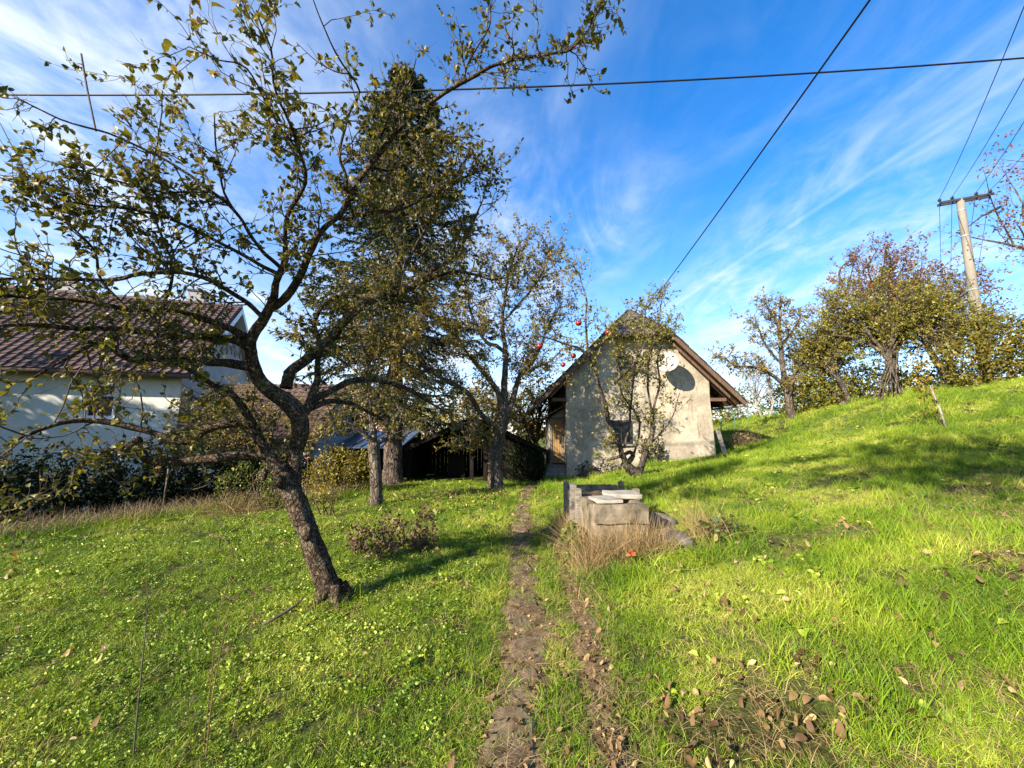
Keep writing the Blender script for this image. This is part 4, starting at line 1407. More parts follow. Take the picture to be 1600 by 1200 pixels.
# ------------------------------------------------------------------ open shed behind the trees
M['tarred'] = mat_noise('tarred_wood', [(0.3, (0.006, 0.005, 0.004)), (0.6, (0.016, 0.012, 0.009)), (0.8, (0.04, 0.03, 0.022))], 12, 0.9, 0.1, 0.5, 0.006, 30, (1, 1, 0.12), 'World')  # tar black, darkened further in colour for the open front's shade
SY = 13.6
shed = thing('shed', 'low black timber shed with an open front and lopsided pitched roof', 'shed', (-1.6, SY, 0))
A0, A1, AP = (-3.72, 0.98), (1.25, 0.95), (-1.28, 2.10)
def shed_plank(x0, x1, zt0, zt1, y, name='plank', mat=None):
    mb = MB()
    mb.prism([(x0, y, -0.1), (x1, y, -0.1), (x1, y, zt1), (x0, y, zt0)], (0, 0.03, 0))
    return part(mb, name, mat or M['tarred'], shed)
def shed_z(x):
    if x < AP[0]:
        return A0[1] + (AP[1] - A0[1]) * (x - A0[0]) / (AP[0] - A0[0])
    return AP[1] + (A1[1] - AP[1]) * (x - AP[0]) / (A1[0] - AP[0])
for a, b in ((A0, AP), (AP, A1)):
    mb = MB()
    mb.prism([(a[0], SY - 0.45, a[1]), (b[0], SY - 0.45, b[1]), (b[0], SY - 0.45, b[1] + 0.055), (a[0], SY - 0.45, a[1] + 0.055)], (0, 3.9, 0))
    part(mb, 'roof', M['tarred'], shed)
    mb = MB()
    mb.prism([(a[0], SY - 0.48, a[1] - 0.09), (b[0], SY - 0.48, b[1] - 0.09), (b[0], SY - 0.48, b[1] + 0.06), (a[0], SY - 0.48, a[1] + 0.06)], (0, 0.028, 0))
    part(mb, 'barge_board', M['tarred'], shed)
x = -3.5
while x < 1.0:
    w = rb.uniform(0.13, 0.19)
    shed_plank(x, x + w - 0.008, shed_z(x) - 0.02, shed_z(x + w) - 0.02, SY + 3.2 + rb.uniform(0, 0.01), 'back_plank')
    x += w
for sx_ in (-3.5, 1.0):
    mb = MB()
    mb.box((sx_ - 0.03, SY, -0.1), (sx_ + 0.03, SY + 3.2, shed_z(sx_) - 0.03))
    part(mb, 'side_wall', M['tarred'], shed)
for px_ in (-3.45, -1.35, -0.9, 0.95):
    mb = MB()
    mb.box((px_ - 0.06, SY - 0.05, -0.1), (px_ + 0.06, SY + 0.07, shed_z(px_) - 0.03))
    part(mb, 'post', M['tarred'], shed)
for i in range(9):           # boarded bay on the right of the opening
    x = -0.50 + i * 0.155
    shed_plank(x, x + 0.145, shed_z(x) - 0.03, shed_z(x + 0.145) - 0.03, SY + 0.08 + rb.uniform(0, 0.02))
mb = MB()
mb.prism([(-1.52, SY - 0.52, 1.35), (-1.20, SY - 0.52, 1.35), (-1.20, SY - 0.52, 1.95), (-1.32, SY - 0.52, 2.0), (-1.52, SY - 0.52, 1.92)], (0, 0.03, 0))
part(mb, 'gable_board', M['wood_dark'], shed)
mb = MB()
mb.box((-3.4, SY + 1.2, 1.05), (-0.9, SY + 1.35, 1.15))
part(mb, 'tie_beam', M['tarred'], shed)
mb = MB()
mb.box((-2.3, SY + 0.9, -0.1), (-1.7, SY + 1.4, 0.75))
mb.box((-2.35, SY + 0.85, 0.75), (-1.65, SY + 1.45, 0.79))
tag(mb.build('work_bench', M['tarred']), 'dark bench standing inside the black shed', 'bench')

# ------------------------------------------------------------------ neighbour's house on the left
M['render_white'] = mat_noise('pale_house_render', [(0.3, (0.52, 0.51, 0.42)), (0.7, (0.66, 0.65, 0.55))], 2.0, 0.9, 0.15, 0.3, 0.004, 40, None, 'World')
M['render_grey'] = mat_noise('grey_gable_render', [(0.3, (0.28, 0.275, 0.26)), (0.7, (0.37, 0.365, 0.345))], 2.0, 0.9, 0.15, 0.3, 0.004, 40, None, 'World')  # the pale gable's shade is put into this greyer render colour
M['rooftile'] = mat_noise('brown_roof_tiles', [(0.3, (0.050, 0.030, 0.024)), (0.5, (0.092, 0.056, 0.044)), (0.75, (0.155, 0.102, 0.080))], 2.5, 0.75, 0.3, 0.4, 0.006, 22, None, 'World')
ha = RAD(18)
hu = np.array((math.cos(ha), math.sin(ha), 0))
hv = np.array((-math.sin(ha), math.cos(ha), 0))
hw_ = np.array((0, 0, 1.0))
hC = np.array((-11.75, 14.0, -0.9))
MH = (np.stack([hu, hv, hw_], 1), hC)        # local (along front, depth, height) to world
house = thing('neighbour_house', 'pale neighbour house with brown tiled roof behind the leaning apple tree', 'house', hC)
hb = hC


def hpart(mb, name, mat, root=house, **k):
    mb.V = [v - hb for v in mb.V]
    return mb.build(name, mat, root, **k)


def hp(a, b, c):
    return hC + hu * a + hv * b + hw_ * c


EV, RV, DEP, WID = 4.85, 8.2, 8.0, 11.0
wx0, wx1, wz0, wz1 = -2.62, -1.83, 3.0, 4.15
mb = MB()
for lo, hi in (((-WID, 0, 0), (wx0, 0.3, EV)), ((wx1, 0, 0), (0, 0.3, EV)), ((wx0, 0, 0), (wx1, 0.3, wz0)), ((wx0, 0, wz1), (wx1, 0.3, EV))):
    mb.box(lo, hi, MH)
hpart(mb, 'front_wall', M['render_white'])
mb = MB()
mb.prism([hp(0.003, 0.003, 0), hp(0.003, DEP, 0), hp(0.003, DEP, EV), hp(0.003, DEP / 2, RV - 0.12), hp(0.003, 0.003, EV)], -hu * 0.28)
hpart(mb, 'gable_wall', M['render_grey'])
# roof deck and tiles
rs_l = math.hypot(DEP / 2 + 0.45, (RV - EV) * (DEP / 2 + 0.45) / (DEP / 2))
for sgn in (-1, 1):
    ev = hp(0.42, -0.45 if sgn < 0 else DEP + 0.45, EV - 0.38)
    rd = hp(0.42, DEP / 2, RV)
    n = nrm(np.cross(hu, rd - ev)) * (1 if sgn < 0 else -1)
    mb = MB()
    mb.prism([ev, rd, rd - hu * (WID + 0.8), ev - hu * (WID + 0.8)], n * 0.06)
    hpart(mb, 'roof_deck', M['wood_brown'])
    if sgn < 0:
        C = MB()
        rows, cols = 22, 44
        up = (rd - ev) / rows
        wv = -hu * (WID + 0.8) / cols
        for r in range(rows):
            for q in range(cols):
                o0 = ev + up * r + wv * q + n * (0.065 + rb.uniform(0, 0.006))
                prof = [(0.02, 0.0), (0.25, 0.055), (0.5, 0.02), (0.75, 0.0), (0.99, 0.012)]
                V = []
                for (u_, h_) in prof:
                    V.append(o0 + wv * u_ + n * (h_ + 0.035))
                for (u_, h_) in prof:
                    V.append(o0 + wv * u_ + up * 1.12 + n * h_)
                for (u_, h_) in prof:
                    V.append(o0 + wv * u_ + n * (h_ * 0.2 - 0.005))
                Fq = [(i, i + 1, i + 6, i + 5) for i in range(4)] + [(i + 10, i + 11, i + 1, i) for i in range(4)]
                C.add(np.array(V), [f[::-1] for f in Fq])
        o = hpart(C, 'roof_tiles', M['rooftile'])
        o['kind'] = 'stuff'
    # white verge board
    mb = MB()
    e0, e1 = ev + hu * 0.02, rd + hu * 0.02
    mb.prism([e0 - hw_ * 0.20, e1 - hw_ * 0.20, e1 + hw_ * 0.05, e0 + hw_ * 0.05], hu * 0.03)
    hpart(mb, 'verge_board', M['white_paint'])
    mb = MB()
    mb.prism([ev - hw_ * 0.05, rd - hw_ * 0.05, rd - hw_ * 0.05 - hu * 0.40, ev - hw_ * 0.05 - hu * 0.40], -n * 0.03)
    hpart(mb, 'soffit', M['white_paint'])
mb = MB()
for i in range(30):
    a0 = 0.42 - i * (WID + 0.8) / 30
    mb.tube([hp(a0, DEP / 2, RV + 0.09), hp(a0 - (WID + 0.8) / 30 * 1.05, DEP / 2, RV + 0.075)], [0.13, 0.11], 8)
hpart(mb, 'ridge_tiles', M['rooftile'])
mb = MB()
mb.tube([hp(0.45, -0.52, EV - 0.42), hp(-WID, -0.52, EV - 0.38)], 0.075, 8)
hpart(mb, 'gutter', M['wood_brown'], smooth=True)
# stone cladding in the gable peak, irregular plates
C = MB()
for i in range(26):
    a = rb.uniform(2.4, 5.6)
    top = RV - 0.5 - abs(a - DEP / 2) * (RV - EV) / (DEP / 2)
    z = rb.uniform(6.0, 7.6)
    if z > top:
        continue
    k = 6
    an = np.linspace(0, math.tau, k, endpoint=False) + rb.uniform(0, 1)
    rr2 = rb.uniform(0.14, 0.26, k)
    C.prism([hp(0.012, a + rr2[j] * math.cos(an[j]), z + rr2[j] * math.sin(an[j])) for j in range(k)], hu * rb.uniform(0.015, 0.04))
hpart(C, 'stone_cladding', M['stone_step'])
# window with frame, panes and blind
mb = MB()
for lo, hi in (((wx0, 0.08, wz0), (wx0 + .07, 0.2, wz1)), ((wx1 - .07, 0.08, wz0), (wx1, 0.2, wz1)), ((wx0 + .07, 0.08, wz0), (wx1 - .07, 0.2, wz0 + .07)), ((wx0 + .07, 0.08, wz1 - .07), (wx1 - .07, 0.2, wz1)), ((wx0 + .07, 0.07, 3.72), (wx1 - .07, 0.21, 3.79))):
    mb.box(lo, hi, MH)
hw = hpart(mb, 'window', M['white_paint'])
for lo, hi in (((wx0 + .07, 0.13, wz0 + .07), (wx1 - .07, 0.15, 3.72)), ((wx0 + .07, 0.13, 3.79), (wx1 - .07, 0.15, wz1 - .07))):
    mb = MB()
    mb.box(lo, hi, MH)
    mb.V = [v - hb for v in mb.V]
    mb.build('pane', M['glass_dark'], hw)
mb = MB()
mb.box((wx0 - .08, -0.09, wz0 - 0.06), (wx1 + .08, 0.09, wz0 - 0.004), MH)
mb.V = [v - hb for v in mb.V]
mb.build('sill', M['white_paint'], hw)
# white slatted shutter box near the left edge
sh0 = -5.45
for i in range(15):
    mb = MB()
    z = 2.7 + i * 0.115
    mb.box((sh0 - 1.6, -0.07, z), (sh0, -0.015, z + 0.10), MH)
    hpart(mb, 'slat', M['white_paint'])
# chimneys
for a, hh in ((-1.7, 1.1), (-6.2, 0.9)):
    mb = MB()
    mb.box((a, DEP / 2 - 0.05, RV - 0.6), (a + 0.62, DEP / 2 + 0.5, RV + hh * 0.6), MH)
    ch = hpart(mb, 'chimney', M['render_grey'])
    mb = MB()
    mb.box((a - 0.05, DEP / 2 - 0.1, RV + hh * 0.6 + 0.003), (a + 0.67, DEP / 2 + 0.55, RV + hh * 0.6 + 0.08), MH)
    mb.V = [v - hb for v in mb.V]
    mb.build('cap', M['rooftile'], ch)

# ------------------------------------------------------------------ the low outbuilding beside it
gC = np.array((-6.55, 12.9, -0.95))
gar = thing('outbuilding', 'low whitewashed outbuilding with brown tiled roof beyond the hedge', 'shed', gC)
GW, GE, GR, GD = 4.2, 2.42, 4.3, 4.2
mb = MB()
mb.box((-GW, 0, 0), (0, GD, GE))
mb.build('wall', M['render_white'], gar)
mb = MB()
mb.prism([(0.003, 0.0, GE), (0.003, GD, GE), (0.003, GD / 2, GR - 0.1)], (-0.2, 0, 0))
mb.build('gable', M['render_grey'], gar)
for sgn in (-1, 1):
    ev = np.array((0.3, -0.35 if sgn < 0 else GD + 0.35, GE - 0.25))
    rd = np.array((0.3, GD / 2, GR))
    n = nrm(np.cross((1, 0, 0), rd - ev)) * (1 if sgn < 0 else -1)
    mb = MB()
    mb.prism([ev, rd, rd - (GW + .6, 0, 0), ev - (GW + .6, 0, 0)], n * 0.06)
    mb.build('roof_deck', M['wood_brown'], gar)
    if sgn < 0:
        C = MB()
        rows, cols = 12, 20
        up, wv = (rd - ev) / rows, np.array((-(GW + .6) / cols, 0, 0))
        for r in range(rows):
            for q in range(cols):
                o0 = ev + up * r + wv * q + n * (0.065 + rb.uniform(0, 0.008))
                C.add([o0 + n * .035, o0 + wv * .5 + n * .075, o0 + wv * .98 + n * .035, o0 + up * 1.1 + wv * .98, o0 + up * 1.1 + wv * .5 + n * .04, o0 + up * 1.1], [(0, 1, 4, 5)[::-1], (1, 2, 3, 4)[::-1]])
        o = C.build('roof_tiles', M['rooftile'], gar)
        o['kind'] = 'stuff'
mb = MB()
mb.box((-2.6, -0.03, 0.0), (-1.5, 0.03, 1.9))
mb.build('door', M['wood_dark'], gar)
M['blue_grey'] = mat_plain('blue_grey_render', (0.34, 0.42, 0.50), 0.8, 0.2)
mb = MB()
mb.box((0.02, 0.2, 0), (0.5, 1.4, 2.2))
mb.build('annex_wall', M['blue_grey'], gar)

# metal roofed lean-to
M['roof_metal'] = mat_noise('dull_metal_roof', [(0.3, (0.075, 0.09, 0.12)), (0.7, (0.17, 0.20, 0.25))], 3, 0.35, 0.5, 0.2, 0.003, 12, None, 'World', 5, 0.6)
lt = thing('lean_to', 'dark open lean-to with blue-grey metal sheet roof left of the spruce', 'shed', (-5.9, 14.2, -0.6))
for i in range(7):
    mb = MB()
    x = -0.2 + i * 0.34
    mb.prism([(x, -0.7, 1.68), (x + 0.32, -0.7, 1.68), (x + 0.32, 2.2, 2.25), (x, 2.2, 2.25)], (0, 0, 0.025))
    mb.prism([(x + 0.29, -0.7, 1.707), (x + 0.32, -0.7, 1.707), (x + 0.32, 2.2, 2.277), (x + 0.29, 2.2, 2.277)], (0, 0, 0.03))
    mb.build('roof_sheet', M['roof_metal'], lt)
for x, y in ((-0.1, -0.55), (2.05, -0.55)):
    mb = MB()
    mb.box((x - 0.05, y - 0.05, -0.2), (x + 0.05, y + 0.05, 1.67))
    mb.build('post', M['wood_dark'], lt)
mb = MB()
mb.box((-0.2, 2.0, -0.2), (2.2, 2.1, 2.2))
mb.build('back_wall', M['wood_dark'], lt)
mb = MB()
mb.box((-0.2, -0.5, -0.2), (-0.15, 2.0, 1.65))
mb.build('side_wall', M['wood_dark'], lt)

# far house seen through the orchard
M['salmon'] = mat_noise('salmon_render', [(0.3, (0.50, 0.36, 0.26)), (0.7, (0.62, 0.47, 0.35))], 1.5, 0.9, 0.1, 0.2, 0.01, 20, None, 'World')
fh = thing('far_house', 'distant salmon-coloured house with grey roof beyond the lean-to', 'house', (-11.3, 28.0, -0.9))
mb = MB()
mb.box((-3.6, 0, 0), (3.3, 6, 3.9))
mb.build('wall', M['salmon'], fh)
mb = MB()
mb.prism([(-3.6, -0.02, 3.9), (3.3, -0.02, 3.9), (0.0, -0.02, 6.0)], (0, 0.3, 0))
mb.build('gable', M['salmon'], fh)
for sgn in (-1, 1):
    e = np.array((3.7 if sgn > 0 else -4.0, -0.4, 3.7))
    r_ = np.array((0.0, -0.4, 6.15))
    mb = MB()
    mb.prism([e, r_, r_ + (0, 0, .12), e + (0, 0, .12)], (0, 6.9, 0))
    mb.build('roof', M['shingle'], fh)
for x, z in ((1.2, 2.2), (-1.6, 2.2), (0.0, 4.4)):
    mb = MB()
    mb.box((x - 0.55, -0.05, z - 0.6), (x + 0.55, 0.02, z + 0.6))
    wdo = mb.build('window', M['white_paint'], fh)
    mb = MB()
    mb.box((x - 0.47, -0.07, z - 0.52), (x + 0.47, -0.055, z + 0.52))
    mb.build('pane', M['glass_dark'], wdo)
mb = MB()
mb.box((-3.6, -0.03, 1.2), (3.3, 0.0, 1.35))
mb.build('string_course', M['white_paint'], fh)
# ------------------------------------------------------------------ other trees
def gz(x, y, z=None):
    return np.array((x, y, Hs(x, y) if z is None else z))


def traced_tree(name, label, root_pos, trunks, traces, seed, lv, leaf, bark, twig, leafm, group=None, tpl=T_DIA, k=14):
    r = np.random.default_rng(seed)
    root = thing(name, label, 'tree', root_pos, group)
    allb = []
    for i, tr in enumerate(trunks):
        P = [at(a, b, y) for a, b, y, q in tr]
        R = [pxr(q, y, b) for a, b, y, q in tr]
        if i == 0:
            P[0] = np.array((P[0][0], P[0][1], min(P[0][2], root_pos[2]) - 0.05))
        P, R = smooth_path(P, R, 0.07, r, 0.006)
        V, F = lumpy(P, R, k, r, 0.09)
        put_mesh(root, 'trunk', V, F, bark)
    lim = limbs_from(traces, r, 0.02, 0.09)
    for P, R, dn in lim:
        V, F = lumpy(P, R * 0.8, 8, r, 0.10)
        put_mesh(root, 'branch', V, F, bark)
        allb.append((P, R, dn))
    dress(root, allb, r, lv, leaf, twig, leafm, 0, tpl)
    return root


def auto_tree(name, label, pos, trunk_h, trunk_r, crown, seed, lv, leaf, bark, twig, leafm, group=None, nl=7, ns=3, lean=(0, 0), cat='tree', stems=1, tpl=T_DIA):
    """crown = (dx, dy, zc, rx, ry, rz): centre relative to the foot and half sizes"""
    r = np.random.default_rng(seed)
    pos = np.asarray(pos, float)
    root = thing(name, label, cat, pos, group)
    c = pos + np.array(crown[:3])
    rad = np.array(crown[3:])
    limbs = []
    for s in range(stems):
        off = np.array((r.normal(0, .12), r.normal(0, .12), 0)) * (stems > 1)
        top = pos + off * 3 + np.array((lean[0], lean[1], trunk_h))
        mid = (pos + off + top) / 2 + np.array((r.normal(0, .06), r.normal(0, .06), 0)) * trunk_h * 0.4
        P, R = smooth_path([pos + off - (0, 0, 0.08), mid, top], [trunk_r * 1.2, trunk_r, trunk_r * 0.8], 0.12, r, trunk_r * 0.12)
        V, F = lumpy(P, R, 12, r, 0.10)
        put_mesh(root, 'trunk', V, F, bark)
        for i in range(nl):
            u = nrm(r.normal(0, 1, 3) * (1, 1, 0.9) + (0, 0, 0.35))
            T = c + u * rad * r.uniform(0.55, 0.98)
            S = P[-1 - int(r.integers(0, max(1, len(P) // 4)))]
            m_ = S + (T - S) * 0.5 + np.array((0, 0, 0.12 * np.linalg.norm(T - S))) + r.normal(0, 0.08, 3) * np.linalg.norm(T - S)
            Q, W = smooth_path([S, m_, T], [trunk_r * 0.6, trunk_r * 0.36, max(0.006, trunk_r * 0.08)], 0.15, r, 0.02)
            V, F = lumpy(Q, W, 7, r, 0.1)
            put_mesh(root, 'branch', V, F, bark)
            limbs.append((Q, W, 1.0))
            for j in range(ns):
                a = int(len(Q) * r.uniform(0.3, 0.8))
                u2 = nrm(u + r.normal(0, 0.75, 3))
                T2 = c + u2 * rad * r.uniform(0.6, 1.0)
                S2 = Q[a]
                m2 = S2 + (T2 - S2) * 0.5 + r.normal(0, 0.1, 3) * np.linalg.norm(T2 - S2)
                Q2, W2 = smooth_path([S2, m2, T2], [W[a] * 0.7, W[a] * 0.45, 0.006], 0.15, r, 0.02)
                V, F = lumpy(Q2, W2, 5, r, 0.1)
                put_mesh(root, 'branch', V, F, bark)
                limbs.append((Q2, W2, 1.0))
    dress(root, limbs, r, lv, leaf, twig, leafm, 0, tpl)
    return root


# ---- small apple tree in the middle of the lawn
p = gz(-3.03, 9.1)
traced_tree('apple_tree', 'slim apple tree with pale forked trunk between the leaning tree and the spruce', p,
            [[(588, 794, 9.1, 11), (588, 770, 9.1, 9.5), (587, 735, 9.1, 9), (585, 708, 9.1, 9.5), (584, 692, 9.1, 9)]],
            [[(584, 700, 9.1, 8), (584, 680, 9.1, 6.5), (578, 650, 9.1, 5), (577, 620, 9.1, 4.5), (575, 590, 9.1, 4), (572, 560, 9.0, 3), (560, 520, 8.9, 2.2), (545, 480, 8.8, 1.2)],
             [(583, 697, 9.1, 6), (572, 680, 9.0, 5), (556, 668, 8.9, 4), (540, 660, 8.8, 3.2), (520, 655, 8.7, 2.2), (495, 652, 8.6, 1.2)],
             [(586, 694, 9.1, 6), (600, 687, 9.2, 5), (613, 684, 9.3, 4), (622, 668, 9.4, 3.2), (628, 648, 9.5, 2.2), (640, 610, 9.6, 1.2)],
             [(578, 640, 9.1, 3.5), (600, 600, 9.3, 3), (615, 560, 9.5, 2.2), (640, 520, 9.7, 1.5), (660, 480, 9.8, 1)],
             [(576, 600, 9.1, 3), (545, 570, 8.7, 2.5), (515, 555, 8.4, 2), (480, 550, 8.1, 1.2)],
             [(575, 590, 9.1, 3), (590, 550, 9.4, 2.4), (600, 500, 9.8, 2), (590, 450, 10, 1.2)]],
            41, dict(d1=17, l1=(0.3, 1.3), n2=11, l2=(0.1, 0.45), up1=0.03, r1=0.011, t0=0.25), dict(n=6, n1=4, size=0.062, keep=0.85, rm=0.5, rs=0.25), M['bark_far'], M['twig'], M['apple_leaf_far'])

# ---- bigger apple tree right in front of the shed
p = gz(-0.47, 11.8)
traced_tree('apple_tree', 'spreading apple tree with stout trunk standing in front of the black shed', p,
            [[(775, 768, 11.8, 14), (774, 745, 11.8, 11), (774, 715, 11.8, 11), (777, 690, 11.8, 11.5), (782, 665, 11.8, 11), (790, 645, 11.8, 9)]],
            [[(789, 648, 11.8, 8), (788, 612, 11.8, 6.5), (790, 570, 11.8, 5.5), (791, 550, 11.8, 5), (785, 510, 11.7, 4), (790, 460, 11.6, 3), (800, 410, 11.5, 2), (815, 375, 11.4, 1)],
             [(792, 645, 11.8, 7), (802, 625, 11.9, 5.5), (807, 600, 12, 5), (815, 582, 12.1, 4.5), (828, 572, 12.2, 4), (845, 540, 12.3, 3), (862, 500, 12.4, 2), (880, 470, 12.4, 1)],
             [(786, 650, 11.8, 7), (777, 610, 11.6, 5.5), (760, 587, 11.4, 5), (742, 565, 11.2, 4), (720, 540, 11, 3), (700, 510, 10.8, 2), (690, 470, 10.7, 1)],
             [(780, 670, 11.8, 7), (765, 660, 11.6, 6), (750, 645, 11.4, 5.5), (735, 620, 11.2, 5), (720, 605, 11, 4.5), (695, 595, 10.7, 3.6), (675, 582, 10.5, 3), (650, 560, 10.3, 2), (630, 540, 10.2, 1)],
             [(775, 708, 11.8, 6), (764, 704, 11.7, 4.5), (752, 688, 11.6, 4), (746, 676, 11.5, 3), (738, 660, 11.4, 1.5)],
             [(790, 552, 11.8, 4), (775, 540, 11.6, 4), (760, 534, 11.4, 3.4), (740, 500, 11.2, 2.6), (730, 450, 11.0, 2), (745, 400, 10.9, 1.2)],
             [(815, 585, 12.1, 3.6), (842, 572, 12, 2.8), (862, 562, 11.8, 2), (880, 545, 11.6, 1.2)],
             [(787, 500, 11.7, 3), (825, 460, 11.8, 2.2), (850, 420, 11.8, 1.6), (862, 390, 11.8, 1)]],
            42, dict(d1=16, l1=(0.35, 1.5), n2=12, l2=(0.12, 0.55), up1=0.05, r1=0.010, t0=0.2), dict(n=6, n1=4, size=0.070, keep=0.80, rm=0.5, rs=0.25), M['bark_far'], M['twig'], M['apple_leaf_far'])

# ---- apple tree with red fruit in front of the cottage
p = gz(3.42, 10.6)
tz = [(1003, 748, 10.6, 10), (998, 742, 10.6, 9), (985, 733, 10.55, 8), (976, 722, 10.5, 6.5)]
appl = traced_tree('fruit_tree', 'low twisted apple tree bearing red apples in front of the cottage wall', p, [tz],
                   [[(980, 727, 10.5, 6.5), (971, 708, 10.3, 5.5), (966, 692, 10.2, 5), (951, 664, 9.9, 4.6), (947, 640, 9.6, 4.4), (937, 607, 9.3, 4), (927, 573, 9.0, 3.4), (915, 552, 8.8, 3), (900, 543, 8.7, 2.4), (880, 537, 8.6, 2), (855, 528, 8.4, 1.6), (838, 527, 8.3, 1)],
                    [(998, 740, 10.6, 7), (1004, 722, 10.6, 6.5), (1010, 703, 10.5, 6), (1017, 687, 10.5, 5.5), (1020, 665, 10.4, 4.5), (1019, 646, 10.4, 4), (1027, 640, 10.4, 3)],
                    [(978, 726, 10.5, 5.5), (990, 713, 10.6, 5), (985, 706, 10.5, 4), (970, 712, 10.3, 3.4), (950, 718, 10.2, 2.5)],
                    [(968, 696, 10.2, 4), (958, 690, 10.0, 3), (943, 696, 9.9, 2)],
                    [(0.8), (920, 560, 8.9, 2.4), (915, 500, 8.7, 1.8), (918, 467, 8.6, 1.4), (905, 435, 8.5, 1), (892, 408, 8.4, .7)],
                    [(0.8), (928, 575, 9.0, 2.2), (945, 530, 8.9, 1.8), (962, 507, 8.8, 1.5), (985, 500, 8.8, 1.2), (1010, 488, 8.8, 1)],
                    [(1.6), (975, 700, 10.3, 2.6), (985, 650, 10.2, 2.2), (990, 590, 10.1, 1.8), (1000, 530, 10, 1.4), (1010, 480, 9.9, .8)],
                    [(1.6), (1020, 660, 10.4, 2.4), (1012, 600, 10.2, 2), (1018, 550, 10.1, 1.6), (1030, 500, 10, 1.2), (1035, 462, 9.9, .8)],
                    [(1.6), (1019, 650, 10.4, 2.4), (1030, 600, 10.3, 2), (1028, 560, 10.2, 1.6), (1040, 520, 10.1, 1)],
                    [(1.4), (990, 712, 10.6, 2.4), (1000, 660, 10.5, 2), (975, 620, 10.3, 1.8), (965, 570, 10.1, 1.4), (955, 520, 9.9, .8)],
                    [(0.6), (1012, 700, 10.5, 1.6), (1035, 672, 10.5, 1.2), (1050, 650, 10.5, 1), (1062, 615, 10.5, .6)],
                    [(1.4), (960, 600, 9.6, 2), (990, 570, 9.6, 1.6), (1012, 530, 9.5, 1.2), (1045, 505, 9.5, .8)]],
                   43, dict(d1=11, l1=(0.2, 0.8), n2=7, l2=(0.08, 0.32), up1=0.12, r1=0.006, t0=0.2), dict(n=4, n1=4, size=0.055, keep=0.62, rm=0.48, rs=0.2), M['bark_far'], M['twig'], M['leaf_olive'], None, T_APPLE, 12)
M['apple_red'] = mat_noise('red_apple_skin', [(0.3, (0.16, 0.006, 0.008)), (0.6, (0.27, 0.015, 0.014)), (0.8, (0.32, 0.09, 0.03))], 6, 0.25, 0.5, 0.05, 0.001)
th, ph_ = np.meshgrid(np.linspace(0.02, math.pi - 0.02, 13), np.linspace(0, math.tau, 18, endpoint=False))
rr_ = (0.5 + 0.08 * np.sin(th) - 0.10 * np.exp(-(th / 0.35) ** 2) - 0.06 * np.exp(-((math.pi - th) / 0.3) ** 2)) * (1 + 0.03 * np.cos(5 * ph_) * (th > 2))
aV = np.stack([rr_ * np.sin(th) * np.cos(ph_), rr_ * np.sin(th) * np.sin(ph_), rr_ * np.cos(th) * 0.94], -1).reshape(-1, 3)
idx = np.arange(aV.shape[0]).reshape(18, 13)
nx = np.roll(idx, -1, 0)
aF = np.stack([idx[:, :-1], idx[:, 1:], nx[:, 1:], nx[:, :-1]], -1).reshape(-1, 4)
aM = mk_mesh('apple', aV, aF)
aM.materials.append(M['apple_red'])
sM = MB()
sM.tube([(0, 0, 0.38), (0.03, 0, 0.6), (0.06, 0.02, 0.85)], 0.03, 5)
for i, (px, py, y, dpx) in enumerate(((904, 505, 8.6, 8.5), (843, 541, 8.3, 8.5), (950, 520, 8.7, 7.5), (896, 556, 8.7, 7.5), (880, 570, 8.6, 7))):
    c = at(px, py, y)
    o = bpy.data.objects.new('apple', aM)
    COL.objects.link(o)
    o.parent = appl
    o.location = c - p
    s = pxr(dpx, y, py)
    o.scale = (s, s, s)
    o.rotation_euler = (0.2 * i, 0.15 * i, i)
    if i == 0:
        st0 = sM.build('stalk', M['twig'], o)
    else:
        st = st0.copy()
        COL.objects.link(st)
        st.parent = o

# ---- the tall spruce
rsx = np.random.default_rng(51)
sp = gz(-3.86, 13.0)
spr = thing('spruce_tree', 'tall dark spruce rising behind the apple trees', 'tree', sp)
HT = 14.6
tp, tr_ = smooth_path([sp + (0, 0, -0.1), sp + (0.02, 0, 0.4), sp + (0.02, 0, 3), sp + (-0.05, 0, 9), sp + (0.0, 0, HT)], [0.46, 0.29, 0.25, 0.13, 0.02], 0.12, rsx, 0.006)
V, F = lumpy(tp, tr_, 18, rsx, 0.08)
put_mesh(spr, 'trunk', V, F, M['bark_spruce'])
zs, azs = [], []
z = 2.3
while z < HT - 0.2:
    k = int(rsx.integers(5, 8))
    a0 = rsx.uniform(0, 6.28)
    for i in range(k):
        zs.append(z + rsx.uniform(-0.1, 0.1))
        azs.append(a0 + i * math.tau / k + rsx.normal(0, 0.2))
    z += rsx.uniform(0.26, 0.40)
zs, azs = np.array(zs), np.array(azs)
N = len(zs)
fr = 1 - (zs / HT)
Lb = (3.85 * np.clip(fr, 0, 1) ** 0.64 + 0.25) * rsx.uniform(0.75, 1.1, N)
Lb *= np.where(zs < 4.2, 0.62, 1.0)
d = np.stack([np.cos(azs), np.sin(azs), 0.45 - 0.75 * fr], 1)
PB = grow(sp + np.stack([np.zeros(N), np.zeros(N), zs], 1), d, Lb, 8, rsx, 0.05, -0.06, 0.20)
RB = (0.012 + 0.012 * Lb)[:, None] * np.linspace(1, 0.2, 9)[None]
V1, F1 = tubes_batch(PB, RB, 5)
p2, t2, i2, s2 = sample_batch(PB, 26, rsx, 0.12, 1.0)
sd = nrm(np.cross(t2, np.array((0, 0, 1.0)))) * np.where(rsx.uniform(0, 1, len(t2)) < .5, 1, -1)[:, None]
d2 = nrm(t2 * 0.8 + sd * rsx.uniform(0.4, 1.1, (len(t2), 1)) + np.array((0, 0, -0.25)))
